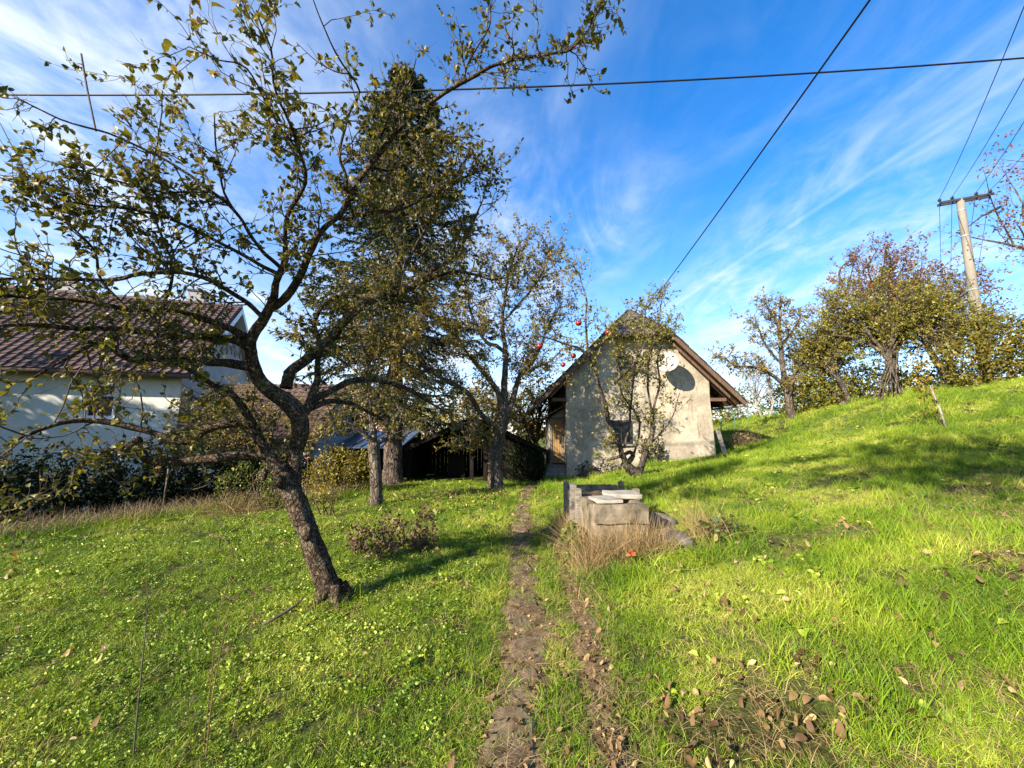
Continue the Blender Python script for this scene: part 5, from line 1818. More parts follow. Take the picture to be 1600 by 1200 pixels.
P2 = grow(p2, d2, (0.20 + 0.22 * Lb[i2]) * (1.1 - 0.65 * s2) * rsx.uniform(0.6, 1.2, len(p2)), 4, rsx, 0.10, -0.05)
V2, F2 = tubes_batch(P2, np.full((len(P2), 5), 0.004), 3)
put_mesh(spr, 'branches', np.concatenate([V1, V2]), np.concatenate([F1, F2 + len(V1)]), M['twig'], 'stuff')
lp, lt_, _, _ = sample_batch(P2, 22, rsx, 0.05, 1.0)
keep = (lp[:, 2] - sp[2] > 3.6) | (rsx.uniform(0, 1, len(lp)) < 0.45)
lp, lt_ = lp[keep], lt_[keep]
N = len(lp)
ld = nrm(lt_ + rand_unit(rsx, N) * 0.55)
ln = nrm(rand_unit(rsx, N) + (0, 0, 0.6))
C = Cloud()
C.add(*leaves_data(lp, ld, ln, rsx.uniform(0.09, 0.17, N), T_NEEDLE, rsx, 1.0, 0.2))
C.build('needles', M['needle'], spr, 'stuff')

# ---- hillside trees on the right
hp_ = gz(11.9, 16.9)
traced_tree('fruit_tree', 'thin sparse fruit tree alone on the slope right of the cottage', hp_,
            [[(1243, 690, 16.9, 6.5), (1240, 668, 16.9, 5), (1235, 636, 16.9, 5), (1228, 604, 16.9, 5), (1222, 569, 16.9, 3.4)]],
            [[(1223, 575, 16.9, 4.5), (1218, 512, 16.9, 3.4), (1220, 475, 16.9, 1.5)],
             [(1228, 604, 16.9, 4), (1201, 582, 16.6, 3), (1175, 573, 16.3, 2.2), (1149, 572, 16.1, 1.6), (1134, 560, 16, 1)],
             [(1223, 570, 16.9, 3), (1200, 545, 16.7, 2.2), (1188, 520, 16.6, 1.6), (1178, 492, 16.5, 1)],
             [(1230, 600, 16.9, 3.5), (1250, 575, 17.2, 2.4), (1268, 555, 17.4, 1.8), (1280, 530, 17.5, 1)],
             [(1220, 540, 16.9, 2.4), (1240, 515, 17, 1.8), (1252, 490, 17, 1)],
             [(1219, 520, 16.9, 2.2), (1205, 490, 16.8, 1.6), (1195, 470, 16.8, 1)],
             [(1232, 622, 16.9, 3), (1238, 605, 16.5, 4), (1240, 596, 16.3, 3)]],
            44, dict(d1=12, l1=(0.3, 1.15), n2=9, l2=(0.12, 0.45), up1=0.08, r1=0.010, t0=0.2), dict(n=5, n1=4, size=0.085, keep=0.85, rm=0.6, rs=0.25), M['bark_far'], M['twig'], M['apple_leaf_far'])

G = 'old orchard trees on the crest'
lvR = dict(d1=7.0, l1=(0.35, 1.1), n2=7, l2=(0.12, 0.45), up1=0.03, r1=0.012, t0=0.2)
lfR = dict(n=7, n1=3, size=0.075, keep=0.85, rm=0.5, rs=0.24)


def crest(px, y):
    x = (px - 800) / FPX * (y * 1.0)
    return gz(x, y)


auto_tree('orchard_tree', 'leaning twin-stemmed orchard tree on the crest, left of the pole tepee', crest(1328, 16.5), 1.2, 0.095, (-0.2, 0.3, 2.3, 1.8, 1.7, 1.5), 61, lvR, lfR, M['bark_far'], M['twig'], M['leaf_olive'], G, 6, 3, (-0.6, 0), 'tree', 2)
auto_tree('orchard_tree', 'broad dense orchard tree on the crest with bean poles leaning on its trunk', crest(1408, 15.2), 1.6, 0.12, (-0.1, 0.3, 3.05, 2.7, 2.3, 1.9), 62, lvR, lfR, M['bark_far'], M['twig'], M['leaf_olive'], G, 10, 4, (-0.3, 0))
auto_tree('orchard_tree', 'orchard tree with pale leaning trunk on the crest right of the pole tepee', crest(1494, 14.6), 1.55, 0.11, (-0.2, 0.2, 2.2, 1.9, 1.8, 1.2), 63, lvR, lfR, M['bark_far'], M['twig'], M['leaf_olive'], G, 8, 4, (-0.75, 0))
auto_tree('rust_tree', 'tall rusty-leaved tree behind the orchard trees on the crest', crest(1408, 23.0), 3.2, 0.20, (-0.2, 0, 6.9, 3.1, 2.6, 3.5), 64, dict(d1=3.0, l1=(0.5, 1.5), n2=7, l2=(0.2, 0.6), up1=0.08, r1=0.014, t0=0.2), dict(n=5, n1=2, size=0.12, keep=0.72, rm=0.5, rs=0.25), M['bark_far'], M['twig_red'], M['leaf_rust'], None, 10, 4)
auto_tree('rust_tree', 'lower rusty-leaved tree beside the lamp pole on the crest', crest(1492, 21.5), 2.4, 0.16, (0.0, 0, 5.5, 2.6, 2.4, 2.8), 65, dict(d1=3.0, l1=(0.5, 1.4), n2=7, l2=(0.2, 0.6), up1=0.08, r1=0.014, t0=0.2), dict(n=4, n1=2, size=0.12, keep=0.65, rm=0.5, rs=0.25), M['bark_far'], M['twig_red'], M['leaf_rust'], None, 9, 4)
auto_tree('bare_tree', 'nearly bare reddish tree reaching in at the right edge of the picture', gz(20.6, 13.2), 3.0, 0.18, (-0.6, 0, 6.3, 3.6, 3.0, 3.0), 66, dict(d1=3.2, l1=(0.5, 1.5), n2=6, l2=(0.2, 0.7), up1=0.03, r1=0.012, t0=0.2), dict(n=4, n1=2, size=0.10, keep=0.60, rm=0.5, rs=0.3), M['bark_far'], M['twig_red'], M['leaf_rust'], None, 10, 4)

# ---- hedges and bushes
def leafy_mass(name, label, cat, pos, blobs, n, size, seed, leafm, twig, stems=10, group=None, rm=0.45, tpl=T_DIA, surf=0.55):
    """bush or hedge: stems inside, leaves through the volume, thicker towards the outside. blobs: (dx,dy,dz,rx,ry,rz)"""
    r = np.random.default_rng(seed)
    root = thing(name, label, cat, pos, group)
    B = np.array(blobs, float)
    vol = np.prod(B[:, 3:], axis=1) ** (2 / 3)
    ps = []
    for b, v in zip(B, vol):
        k = int(n * v / vol.sum())
        u = rand_unit(r, k)
        lump = 1 + 0.16 * np.sin(u[:, 0] * 5 + b[0] * 3) * np.sin(u[:, 1] * 4 + b[1]) + 0.12 * np.sin(u[:, 2] * 7 + 1.3 * b[0]) + r.normal(0, 0.05, k)
        q = b[:3] + u * b[3:] * (lump * r.uniform(surf, 1.0, k) ** 0.6)[:, None]
        ps.append(q)
    ps = np.concatenate(ps) + np.asarray(pos)
    ps = ps[ps[:, 2] > H(ps[:, 0], ps[:, 1]) + 0.02]
    N = len(ps)
    ld = nrm(rand_unit(r, N) + (0, 0, -0.2))
    ln = nrm(rand_unit(r, N) + (0, 0, 0.7))
    C = Cloud()
    C.add(*leaves_data(ps, ld, ln, size * np.clip(r.normal(1, 0.25, N), .5, 1.6), tpl, r, 1.0, 0.3, np.clip(r.normal(rm, 0.24, N), 0, 1)))
    C.build('foliage', leafm, root, 'stuff')
    i = r.integers(0, len(B), stems)
    s0 = np.asarray(pos) + np.stack([B[i, 0] + r.normal(0, .3, stems) * B[i, 3], B[i, 1] + r.normal(0, .3, stems) * B[i, 4], np.zeros(stems)], 1)
    s0[:, 2] = H(s0[:, 0], s0[:, 1]) - 0.05
    P1 = grow(s0, np.stack([r.normal(0, .3, stems), r.normal(0, .3, stems), np.ones(stems)], 1), (B[i, 2] + B[i, 5]) * r.uniform(0.7, 1.05, stems), 8, r, 0.16)
    V1, F1 = tubes_batch(P1, np.linspace(0.018, 0.004, 9)[None] * np.ones((stems, 1)), 5)
    q, t_, _, _ = sample_batch(P1, 8, r, 0.2, 1)
    P2 = grow(q, fork_dirs(t_, r, 30, 70), r.uniform(.15, .5, len(q)) * B[:, 3:].mean(), 4, r, 0.2)
    V2, F2 = tubes_batch(P2, np.full((len(P2), 5), 0.004), 3)
    put_mesh(root, 'stems', np.concatenate([V1, V2]), np.concatenate([F1, F2 + len(V1)]), twig, 'stuff')
    return root


hl = [(-9.2 + i * 0.42, 7.1 + i * 0.50) for i in range(8)]
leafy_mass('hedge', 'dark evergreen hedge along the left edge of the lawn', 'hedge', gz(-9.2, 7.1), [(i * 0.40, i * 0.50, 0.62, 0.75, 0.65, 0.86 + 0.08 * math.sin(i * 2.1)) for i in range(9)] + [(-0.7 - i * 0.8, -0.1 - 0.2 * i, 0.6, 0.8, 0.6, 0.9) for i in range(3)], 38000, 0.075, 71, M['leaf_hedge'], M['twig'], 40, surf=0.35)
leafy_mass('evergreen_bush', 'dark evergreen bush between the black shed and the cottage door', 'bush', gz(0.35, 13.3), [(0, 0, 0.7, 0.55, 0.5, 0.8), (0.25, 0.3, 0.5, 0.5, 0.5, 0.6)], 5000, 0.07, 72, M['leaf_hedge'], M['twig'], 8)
leafy_mass('garden_bush', 'rounded yellow-green bush left of the slim apple tree', 'bush', gz(-4.75, 10.9), [(0, 0, 0.62, 0.72, 0.6, 0.62), (0.55, 0.2, 0.5, 0.5, 0.5, 0.55), (-0.35, -0.2, 0.42, 0.45, 0.4, 0.45)], 4200, 0.062, 73, M['leaf_yellow'], M['twig'], 9, rm=0.25)
leafy_mass('tall_herb', 'pale green upright herbs growing below the apple boughs', 'plant', gz(-5.15, 8.6), [(-0.55, 0, 0.6, 0.16, 0.16, 0.55), (-0.15, 0.1, 0.6, 0.16, 0.16, 0.62), (0.1, -0.1, 0.45, 0.2, 0.2, 0.45), (-0.9, 0.0, 0.45, 0.2, 0.2, 0.4)], 1500, 0.05, 74, M['leaf_green'], M['drystem'], 14, rm=0.75)
leafy_mass('young_bush', 'thin yellowing sapling bush on a single stem beside the lawn', 'bush', gz(-3.55, 7.75), [(-0.15, 0.1, 0.62, 0.24, 0.24, 0.30), (0.05, 0, 0.45, 0.22, 0.2, 0.28)], 420, 0.045, 75, M['leaf_yellow'], M['drystem'], 6, rm=0.4)
leafy_mass('hedge', 'golden green hedge behind the crest at the right edge', 'hedge', gz(15.7, 13.3), [(i * 0.9, -i * 0.12, 0.85 + 0.12 * i, 0.9, 0.7, 1.0 + 0.15 * i + 0.2 * math.sin(i * 1.7)) for i in range(6)], 15000, 0.11, 76, M['leaf_yellow'], M['twig'], 20, rm=0.16, surf=0.4)
leafy_mass('hedge', 'olive hedge behind the orchard trees on the crest', 'hedge', gz(12.6, 17.2), [(i * 0.95, -i * 0.08, 0.9, 1.0, 0.8, 1.25 + 0.3 * math.sin(i * 2.3)) for i in range(8)], 15000, 0.11, 77, M['leaf_olive'], M['twig'], 16, rm=0.4, surf=0.4)
leafy_mass('bush', 'green bush beyond the slope, left of the leaning orchard tree', 'bush', gz(17.6, 23.0), [(0, 0, 0.9, 1.7, 1.2, 1.2), (1.6, .4, 0.8, 1.3, 1.2, 1.2), (-1.6, 0.2, 0.7, 1.2, 1.0, 0.9)], 6000, 0.13, 78, M['leaf_green'], M['twig'], 10, rm=0.6)
leafy_mass('bush', 'mixed olive bushes beyond the cottage eaves on the right', 'bush', gz(13.6, 26.0), [(0, 0, 0.9, 1.5, 1.1, 1.2), (1.7, .4, 1.1, 1.5, 1.2, 1.5), (-1.7, 0.2, 0.8, 1.3, 1.0, 1.1), (-3.0, 1, 0.9, 1.3, 1.2, 1.2)], 7500, 0.13, 79, M['leaf_olive'], M['twig'], 12, rm=0.45)
auto_tree('bare_shrub', 'bare white-stemmed shrub beyond the slope near the cottage eaves', gz(14.2, 22.2), 0.9, 0.055, (0, 0, 2.2, 1.5, 1.2, 1.5), 80, dict(d1=4, l1=(0.4, 1.0), n2=5, l2=(0.2, 0.6), up1=0.12, r1=0.008, t0=0.2), dict(n=1, n1=0, size=0.05, keep=0.02), M['bark_pale'], M['twig_red'], M['leaf_olive'], None, 5, 3, (0, 0), 'shrub', 2)
leafy_mass('dry_shrub', 'dry brown thorny shrub at the foot of the slope beside the cottage', 'shrub', gz(9.0, 15.9), [(0, 0, 0.25, 0.55, 0.4, 0.4), (0.5, 0, 0.3, 0.4, 0.3, 0.3)], 500, 0.05, 81, M['dead_plant'], M['drystem'], 26, rm=0.8)

# trees closing the view behind the shed and the cottage
BG = 'autumn trees behind the shed'
lvB = dict(d1=2.6, l1=(0.5, 1.6), n2=7, l2=(0.2, 0.7), up1=0.05, r1=0.014, t0=0.15)
lfB = dict(n=6, n1=2, size=0.13, keep=0.85, rm=0.45, rs=0.26)
auto_tree('autumn_tree', 'golden tree right behind the black shed roof', gz(-1.2, 20.0), 1.0, 0.14, (0, 0, 2.2, 2.4, 1.8, 1.7), 91, lvB, lfB, M['bark_far'], M['twig'], M['leaf_yellow'], BG, 8, 4, cat='tree')
auto_tree('autumn_tree', 'olive tree behind the left end of the shed roof', gz(-4.6, 21.0), 1.0, 0.14, (0, 0, 2.2, 2.2, 1.8, 1.8), 92, lvB, lfB, M['bark_far'], M['twig'], M['leaf_olive'], BG, 8, 4)
auto_tree('autumn_tree', 'golden tree between the shed and the left eaves of the cottage', gz(1.1, 18.6), 1.2, 0.12, (-0.1, 0, 2.7, 1.25, 1.3, 2.2), 93, lvB, lfB, M['bark_far'], M['twig'], M['leaf_yellow'], BG, 8, 4)
auto_tree('autumn_tree', 'rusty tree far behind the orchard trunks', gz(-7.8, 26.0), 1.6, 0.16, (0, 0, 3.4, 2.6, 2.0, 2.4), 94, lvB, lfB, M['bark_far'], M['twig'], M['leaf_rust'], BG, 8, 4)
auto_tree('autumn_tree', 'green hazy tree far away beyond the cottage door', gz(0.6, 34.0), 2.0, 0.2, (0, 0, 3.2, 3.6, 2.4, 2.6), 95, lvB, lfB, M['bark_far'], M['twig'], M['leaf_olive'], BG, 8, 4)
auto_tree('plum_tree', 'brown-leaved plum tree in front of the outbuilding roof', gz(-7.2, 11.6), 1.3, 0.10, (-0.2, 0, 2.3, 1.75, 1.3, 1.25), 96, dict(d1=5, l1=(0.3, 1.0), n2=7, l2=(0.12, 0.45), up1=0.03, r1=0.010, t0=0.15), dict(n=5, n1=3, size=0.062, keep=0.8, rm=0.55, rs=0.25), M['bark_far'], M['twig'], M['apple_leaf_far'], None, 8, 4)
auto_tree('plum_tree', 'second plum tree close to the right-hand gable of the neighbour house', gz(-9.3, 13.0, -0.9), 1.5, 0.10, (0, 0, 3.0, 1.5, 1.3, 1.5), 97, dict(d1=4.5, l1=(0.3, 1.0), n2=6, l2=(0.12, 0.45), up1=0.03, r1=0.010, t0=0.15), dict(n=4, n1=2, size=0.065, keep=0.7, rm=0.55, rs=0.25), M['bark_far'], M['twig'], M['apple_leaf_far'], None, 7, 4)
# unseen trees added left of the frame to shade the hedge and the house
for i, (x, y, h) in enumerate(((-25.0, 9.5, 9.0), (-21.0, 6.4, 9.0), (-17.6, 4.4, 8.8))):
    auto_tree('lime_tree', ['tall lime tree out of frame on the left, farthest up the row', 'tall lime tree out of frame on the left, middle of the row', 'tall lime tree out of frame on the left, nearest in the row'][i], gz(x, y, -0.6), 2.5, 0.3, (0, 0, h * 0.54, 3.3, 2.9, h * 0.46), 101 + i, dict(d1=4.0, l1=(0.6, 1.6), n2=6, l2=(0.3, 0.8), up1=0.05, r1=0.016, t0=0.15), dict(n=6, n1=2, size=0.22, keep=0.95, rm=0.45), M['bark_far'], M['twig'], M['leaf_green'], 'lime trees shading the house', 10, 4)

auto_tree('walnut_tree', 'wide walnut tree behind the viewpoint whose bough shades the right-hand slope', gz(2.2, -3.2), 4.0, 0.12, (-3.9, 2.0, 7.2, 2.9, 1.9, 1.5), 111, dict(d1=4.0, l1=(0.3, 1.1), n2=6, l2=(0.12, 0.45), up1=0.05, r1=0.010, t0=0.3), dict(n=6, n1=3, size=0.09, keep=0.55), M['bark_far'], M['twig'], M['apple_leaf_far'], None, 8, 4, (-1.2, 0.4))  # unseen tree added for shade; crown offset keeps its trunk shadow out of frame
# ------------------------------------------------------------------ the concrete well box by the path
rw = np.random.default_rng(201)
M['concrete'] = mat_noise('mossy_concrete', [(0.28, (0.045, 0.036, 0.022)), (0.5, (0.17, 0.138, 0.092)), (0.75, (0.32, 0.265, 0.185))], 5, 0.95, 0.15, 0.9, 0.012, 26, None, 'World')
M['concrete_pale'] = mat_noise('pale_concrete', [(0.28, (0.14, 0.122, 0.09)), (0.5, (0.31, 0.28, 0.22)), (0.75, (0.45, 0.41, 0.335))], 5, 0.9, 0.15, 0.7, 0.008, 26, None, 'World')


def rough_box(mb, lo, hi, M_=None, n=5, amp=0.010):
    """box with worn, uneven faces"""
    lo, hi = np.array(lo, float), np.array(hi, float)
    V, F = [], []
    off = 0
    for ax in range(3):
        for sd in (0, 1):
            u, v = (ax + 1) % 3, (ax + 2) % 3
            g = np.linspace(0, 1, n)
            A, B = np.meshgrid(g, g, indexing='ij')
            P = np.zeros((n, n, 3))
            P[..., u] = lo[u] + (hi[u] - lo[u]) * A
            P[..., v] = lo[v] + (hi[v] - lo[v]) * B
            P[..., ax] = hi[ax] if sd else lo[ax]
            V.append(P.reshape(-1, 3))
            idx = np.arange(n * n).reshape(n, n) + off
            Q = np.stack([idx[:-1, :-1], idx[1:, :-1], idx[1:, 1:], idx[:-1, 1:]], -1).reshape(-1, 4)
            F += [tuple(q) if sd else tuple(q[::-1]) for q in Q]
            off += n * n
    V = np.concatenate(V)
    c = (lo + hi) / 2
    h = (hi - lo) / 2
    e = (np.abs((V - c) / h) > 0.999).sum(1)
    V = V - np.sign(V - c) * (e[:, None] >= 2) * amp * 0.9
    s = V * 9.0
    V = V + amp * np.stack([np.sin(s[:, 1] * 1.3 + s[:, 2]), np.sin(s[:, 0] + 1.7 * s[:, 2] + 1), np.sin(1.2 * s[:, 0] - s[:, 1] + 2)], 1) * 0.7
    if M_ is not None:
        V = V @ M_[0].T + M_[1]
    mb.add(V, F)


def rotz(a):
    return np.array([[math.cos(a), -math.sin(a), 0], [math.sin(a), math.cos(a), 0], [0, 0, 1]])


wellC = np.array((0.98, 5.0, 0.0))
well = thing('well_box', 'weathered concrete well box beside the path with slabs on top', 'well', wellC)
MW = (rotz(RAD(3)) * np.array((0.90, 1.0, 0.95)), np.zeros(3))
for nm, lo, hi in (('front_block', (0.0, 0.0, 0.54), (0.88, 0.14, 0.80)), ('front_block', (0.04, 0.03, -0.15), (0.86, 0.16, 0.528)),
                   ('side_block', (0.74, 0.16, -0.1), (0.88, 1.0, 0.79)), ('side_block', (0.0, 0.155, -0.15), (0.13, 1.0, 0.77)), ('rear_block', (0.13, 0.88, -0.1), (0.74, 1.0, 0.77))):
    mb = MB()
    rough_box(mb, lo, hi, MW)
    mb.build(nm, M['concrete'], well, smooth=False)
mb = MB()
rough_box(mb, (0.05, 0.02, 0.812), (0.48, 0.46, 0.865), (rotz(RAD(6)) * np.array((0.9, 1, 0.945)), np.zeros(3)), 5, 0.007)
mb.build('cover_slab', M['concrete_pale'], well)
mb = MB()
rough_box(mb, (0.30, 0.50, 0.80), (0.90, 0.98, 0.875), (rotz(RAD(-3)) * np.array((0.9, 1, 0.95)), np.zeros(3)), 5, 0.008)
mb.build('cover_slab', M['concrete_pale'], well)
mb = MB()
rough_box(mb, (0.46, 0.16, 0.60), (0.74, 0.52, 0.70), None, 5, 0.02)
mb.build('earth_fill', M['dirt'], well)
# old post-and-board bin behind it
binC = np.array((0.92, 6.15, 0.0))
cbin = thing('compost_bin', 'old mossy concrete and timber bin right behind the well box', 'bin', binC)
for x, y in ((0, 0), (0.02, 0.95), (1.1, 0.0), (1.12, 0.95), (0.07, -0.12)):
    mb = MB()
    rough_box(mb, (x - 0.06, y - 0.06, -0.15), (x + 0.06, y + 0.06, 0.78 + rw.uniform(-0.05, 0.08)), None, 4, 0.008)
    mb.build('post', M['wood_grey'] if x < 0.5 else M['concrete'], cbin)
for i in range(4):
    mb = MB()
    rough_box(mb, (-0.045, 0.07, 0.04 + i * 0.18), (-0.01, 0.88, 0.20 + i * 0.18), None, 4, 0.004)
    mb.build('board', M['wood_grey'], cbin)
    mb = MB()
    rough_box(mb, (0.08, 0.96, 0.04 + i * 0.18), (1.05, 0.99, 0.20 + i * 0.18), None, 4, 0.004)
    mb.build('board', M['concrete'], cbin)
mb = MB()
rough_box(mb, (0.05, 0.05, 0.1), (1.05, 0.9, 0.66), None, 7, 0.03)
mb.build('compost', M['dirt'], cbin)
well.scale = (0.86, 0.88, 0.95)
well.location.x += 0.03
cbin.scale = (0.86, 0.9, 0.96)
# flat stone to the right
def boulder(name, c, r, seed, mat):
    g = np.random.default_rng(seed)
    th, ph_ = np.meshgrid(np.linspace(0.01, math.pi - 0.01, 14), np.linspace(0, math.tau, 20, endpoint=False))
    u = np.stack([np.sin(th) * np.cos(ph_), np.sin(th) * np.sin(ph_), np.cos(th)], -1)
    d = np.ones_like(th)
    for _ in range(10):
        q = nrm(g.normal(0, 1, 3))
        d = np.minimum(d, g.uniform(0.70, 0.95) / np.maximum((u @ q), 0.25))
    V = (u * d[..., None] * np.array(r)).reshape(-1, 3)
    idx = np.arange(len(V)).reshape(20, 14)
    nx_ = np.roll(idx, -1, 0)
    F = np.stack([idx[:, :-1], idx[:, 1:], nx_[:, 1:], nx_[:, :-1]], -1).reshape(-1, 4)
    return link(name, mk_mesh(name, V, F, smooth=False), mat, None, c)


M['fieldstone'] = mat_noise('lichen_stone', [(0.28, (0.06, 0.05, 0.036)), (0.5, (0.16, 0.135, 0.10)), (0.75, (0.28, 0.245, 0.19))], 5, 0.95, 0.15, 0.8, 0.01, 22)
tag(boulder('flat_stone', (1.90, 4.95, 0.30), (0.27, 0.32, 0.14), 5, M['fieldstone']), 'large flat grey stone lying right of the well box', 'stone')
tag(boulder('field_stone', (2.0, 5.65, 0.36), (0.26, 0.24, 0.14), 8, M['fieldstone']), 'dark stone in the hollow behind the flat stone', 'stone')

# ------------------------------------------------------------------ overhead lines, pole and lamp
M['cable'] = mat_plain('black_cable', (0.012, 0.012, 0.014), 0.6, 0.3, 0, 0.1)
M['pole_concrete'] = mat_noise('pole_concrete', [(0.3, (0.13, 0.115, 0.09)), (0.5, (0.20, 0.18, 0.145)), (0.7, (0.27, 0.245, 0.20))], 2.2, 0.9, 0.15, 0.5, 0.01, 30, (1, 1, 0.3))


def cable(name, label, a, b, sag, r, n=40):
    a, b = np.array(a, float), np.array(b, float)
    t = np.linspace(0, 1, n)
    P = a + (b - a) * t[:, None]
    P[:, 2] -= 4 * sag * t * (1 - t)
    mb = MB()
    mb.tube(P, r, 6)
    o = mb.build(name, M['cable'], smooth=True)
    return tag(o, label, 'cable')


L0, L1 = at(0, 114, 6.0), at(1600, 57, 6.0)
dv = L1 - L0
cable('overhead_cable', 'black overhead cable crossing the sky from side to side', L0 - dv * 0.35, L1 + dv * 0.35, 0.62, 0.014, 60)
K0, K1 = np.array((5.05, 14.9, 6.15)), at(1335, 0, 4.1)
cable('service_cable', 'black cable running down from the upper right to the cottage ridge', K0, K1 + (K1 - K0) * 1.2, 0.25, 0.0135, 50)
mb = MB()
mb.tube([(5.05, 14.95, 5.5), (5.05, 14.92, 6.2)], 0.025, 8)
mb.tube([(4.98, 14.88, 6.15), (5.12, 14.88, 6.15)], 0.03, 8)
tag(mb.build('cable_mast', M['dark_metal'], smooth=True), 'short dark mast on the cottage ridge holding the cable', 'mast')

pb = np.array((15.95, 14.9, 3.0))
pt = at(1500, 312, 14.9)
pb[0] = pt[0]
pole = thing('utility_pole', 'tall tapering concrete utility pole at the right with crossarm', 'pole', pb)
hgt = pt[2] - pb[2]
mb = MB()
zz_ = np.linspace(-0.6, hgt, 14)
mb.tube([(0, 0, z) for z in zz_], np.interp(zz_, [0, hgt], [0.18, 0.115]), 20)
mb.build('shaft', M['pole_concrete'], pole, smooth=True)
for z in (hgt * 0.52, hgt * 0.8, hgt - 0.5):
    mb = MB()
    r0 = float(np.interp(z, [0, hgt], [0.18, 0.115])) + 0.008
    mb.tube([(0, 0, z), (0, 0, z + 0.05)], r0, 20)
    mb.build('band', M['zinc'], pole, smooth=True)
ca_ = np.array((math.cos(RAD(-24)), math.sin(RAD(-24)), 0))
cn_ = np.array((-ca_[1], ca_[0], 0))
mb = MB()
for s in (-1, 1):
    q = cn_ * 0.16 * s
    e0, e1 = -ca_ * 0.62 + q * 0.7, ca_ * 0.92 + q * 0.7
    mb.prism([e0 + (0, 0, hgt - 0.07), e1 + (0, 0, hgt - 0.07), e1 + (0, 0, hgt + 0.02), e0 + (0, 0, hgt + 0.02)], cn_ * 0.05)
mb.build('crossarm', M['dark_metal'], pole)
ins_pts = []
for a in (-0.60, -0.22, 0.48, 0.88):
    c = ca_ * a + np.array((0, 0, hgt + 0.02))
    mb = MB()
    mb.tube([c + (0, 0, -0.05), c + (0, 0, 0.05)], 0.018, 6)
    mb.tube([c + (0, 0, 0.05), c + (0, 0, 0.09), c + (0, 0, 0.13), c + (0, 0, 0.17)], [0.03, 0.06, 0.055, 0.025], 10)
    mb.build('insulator', M['dark_metal'], pole, smooth=True)
    ins_pts.append(pb + c + (0, 0, 0.16))
labs = ['farthest left', 'second from the left', 'third from the left', 'farthest right']
for i, q in enumerate(ins_pts):
    far = at((1600, 1640, 1690, 1730)[i], (-10, 30, 20, 60)[i], 6.5)
    d_ = nrm(far - q)
    cable('power_line', 'thin power line rising from the pole, ' + labs[i] + ' insulator', q, q + d_ * 16, 0.25, 0.009, 20)
    dn_ = at((1469, 1484, 1500, 1520)[i], (420, 420, 450, 450)[i], 24.0)
    cable('power_line', 'thin power line going down behind the trees, ' + labs[i] + ' insulator', q, q + (dn_ - q) * 1.6, 0.3, 0.008, 20)
lamp = thing('street_lamp', 'dark flat lamp head on a bent arm near the pole top', 'lamp', pb + np.array((0.16, 0, hgt - 1.15)))
mb = MB()
arm = smooth_path([(0.0, -0.02, 0), (0.18, -0.08, 0.16), (0.42, -0.16, 0.36)], [0.022, 0.022, 0.022], 0.05)[0]
mb.tube(arm, 0.022, 8)
mb.build('arm', M['dark_metal'], lamp, smooth=True)
u = nrm(np.array((0.80, -0.30, 0.42)))
mb = MB()
hd = np.array((0.40, -0.15, 0.345))
mb.tube([hd + u * s for s in (0, 0.08, 0.2, 0.42, 0.62, 0.72)], [0.03, 0.06, 0.10, 0.125, 0.10, 0.03], 12)
V = mb.V[0]
rel = V - hd
upv = nrm(np.cross(np.cross(u, (0, 0, 1.0)), u))
mb.V[0] = V - upv * ((rel @ upv)[:, None]) * 0.55
mb.build('lamp_head', M['dark_metal'], lamp, smooth=True)

# ------------------------------------------------------------------ bean-pole tepee, young tree with stake, small posts
tb = crest(1392, 14.6)
tp_ = thing('pole_tepee', 'tepee of grey bean poles leaning together against the orchard tree', 'poles', tb)
for i in range(15):
    a = i * math.tau / 15 + rw.uniform(-0.15, 0.15)
    rr = rw.uniform(0.42, 0.62)
    f = np.array((math.cos(a) * rr, math.sin(a) * rr * 0.7, 0))
    f[2] = Hs(tb[0] + f[0], tb[1] + f[1]) - tb[2] - 0.03
    t_ = np.array((0.15 + rw.normal(0, 0.09) - f[0] * 0.15, rw.normal(0, 0.07), rw.uniform(1.35, 1.8)))
    mb = MB()
    mid = (f + t_) / 2 + rw.normal(0, 0.03, 3)
    mb.tube(smooth_path([f, mid, t_], [0.022, 0.02, 0.014], 0.2)[0], 0.018, 6)
    mb.build('bean_pole', M['bark_far'], tp_, smooth=True)
sb = gz(10.35, 9.5)
sap = thing('young_tree', 'young yellow-leaved tree tied to a pale stake on the slope', 'tree', sb)
mb = MB()
mb.tube([np.array((0, 0, -0.1)), np.array((-0.10, 0.02, 0.5)), np.array((-0.22, 0.05, 1.02))], [0.024, 0.022, 0.02], 7)
mb.build('stake', M['bark_pale'], sap, smooth=True)
mb = MB()
stp = smooth_path([(-0.10, 0.03, -0.05), (-0.16, 0.05, 0.6), (-0.36, 0.08, 1.15), (-0.42, 0.1, 1.75)], [0.012, 0.011, 0.008, 0.004], 0.1)[0]
mb.tube(stp, np.linspace(0.012, 0.004, len(stp)), 6)
mb.build('stem', M['twig'], sap, smooth=True)
N = 260
tt = np.clip(rw.normal(0.72, 0.2, N), 0.15, 1.0)
ii = (tt * (len(stp) - 1)).astype(int)
ps = stp[ii] + rw.normal(0, 0.11, (N, 3)) + sb
C = Cloud()
C.add(*leaves_data(ps, nrm(rand_unit(rw, N) + (0, 0, -.9)), rand_unit(rw, N), rw.uniform(0.06, 0.12, N), T_APPLE, rw, 0.8, 0.3))
C.build('foliage', M['leaf_yellow'], sap, 'stuff')

mb = MB()
mb.tube([(0, 0, -0.2), (0.02, 0.0, 0.45), (0.04, 0, 0.92)], 0.018, 6)
o = mb.build('fence_stake', M['bark_far'], None, gz(-6.75, 7.9), True)
tag(o, 'thin wooden stake standing in the dry grass before the dark hedge', 'stake')
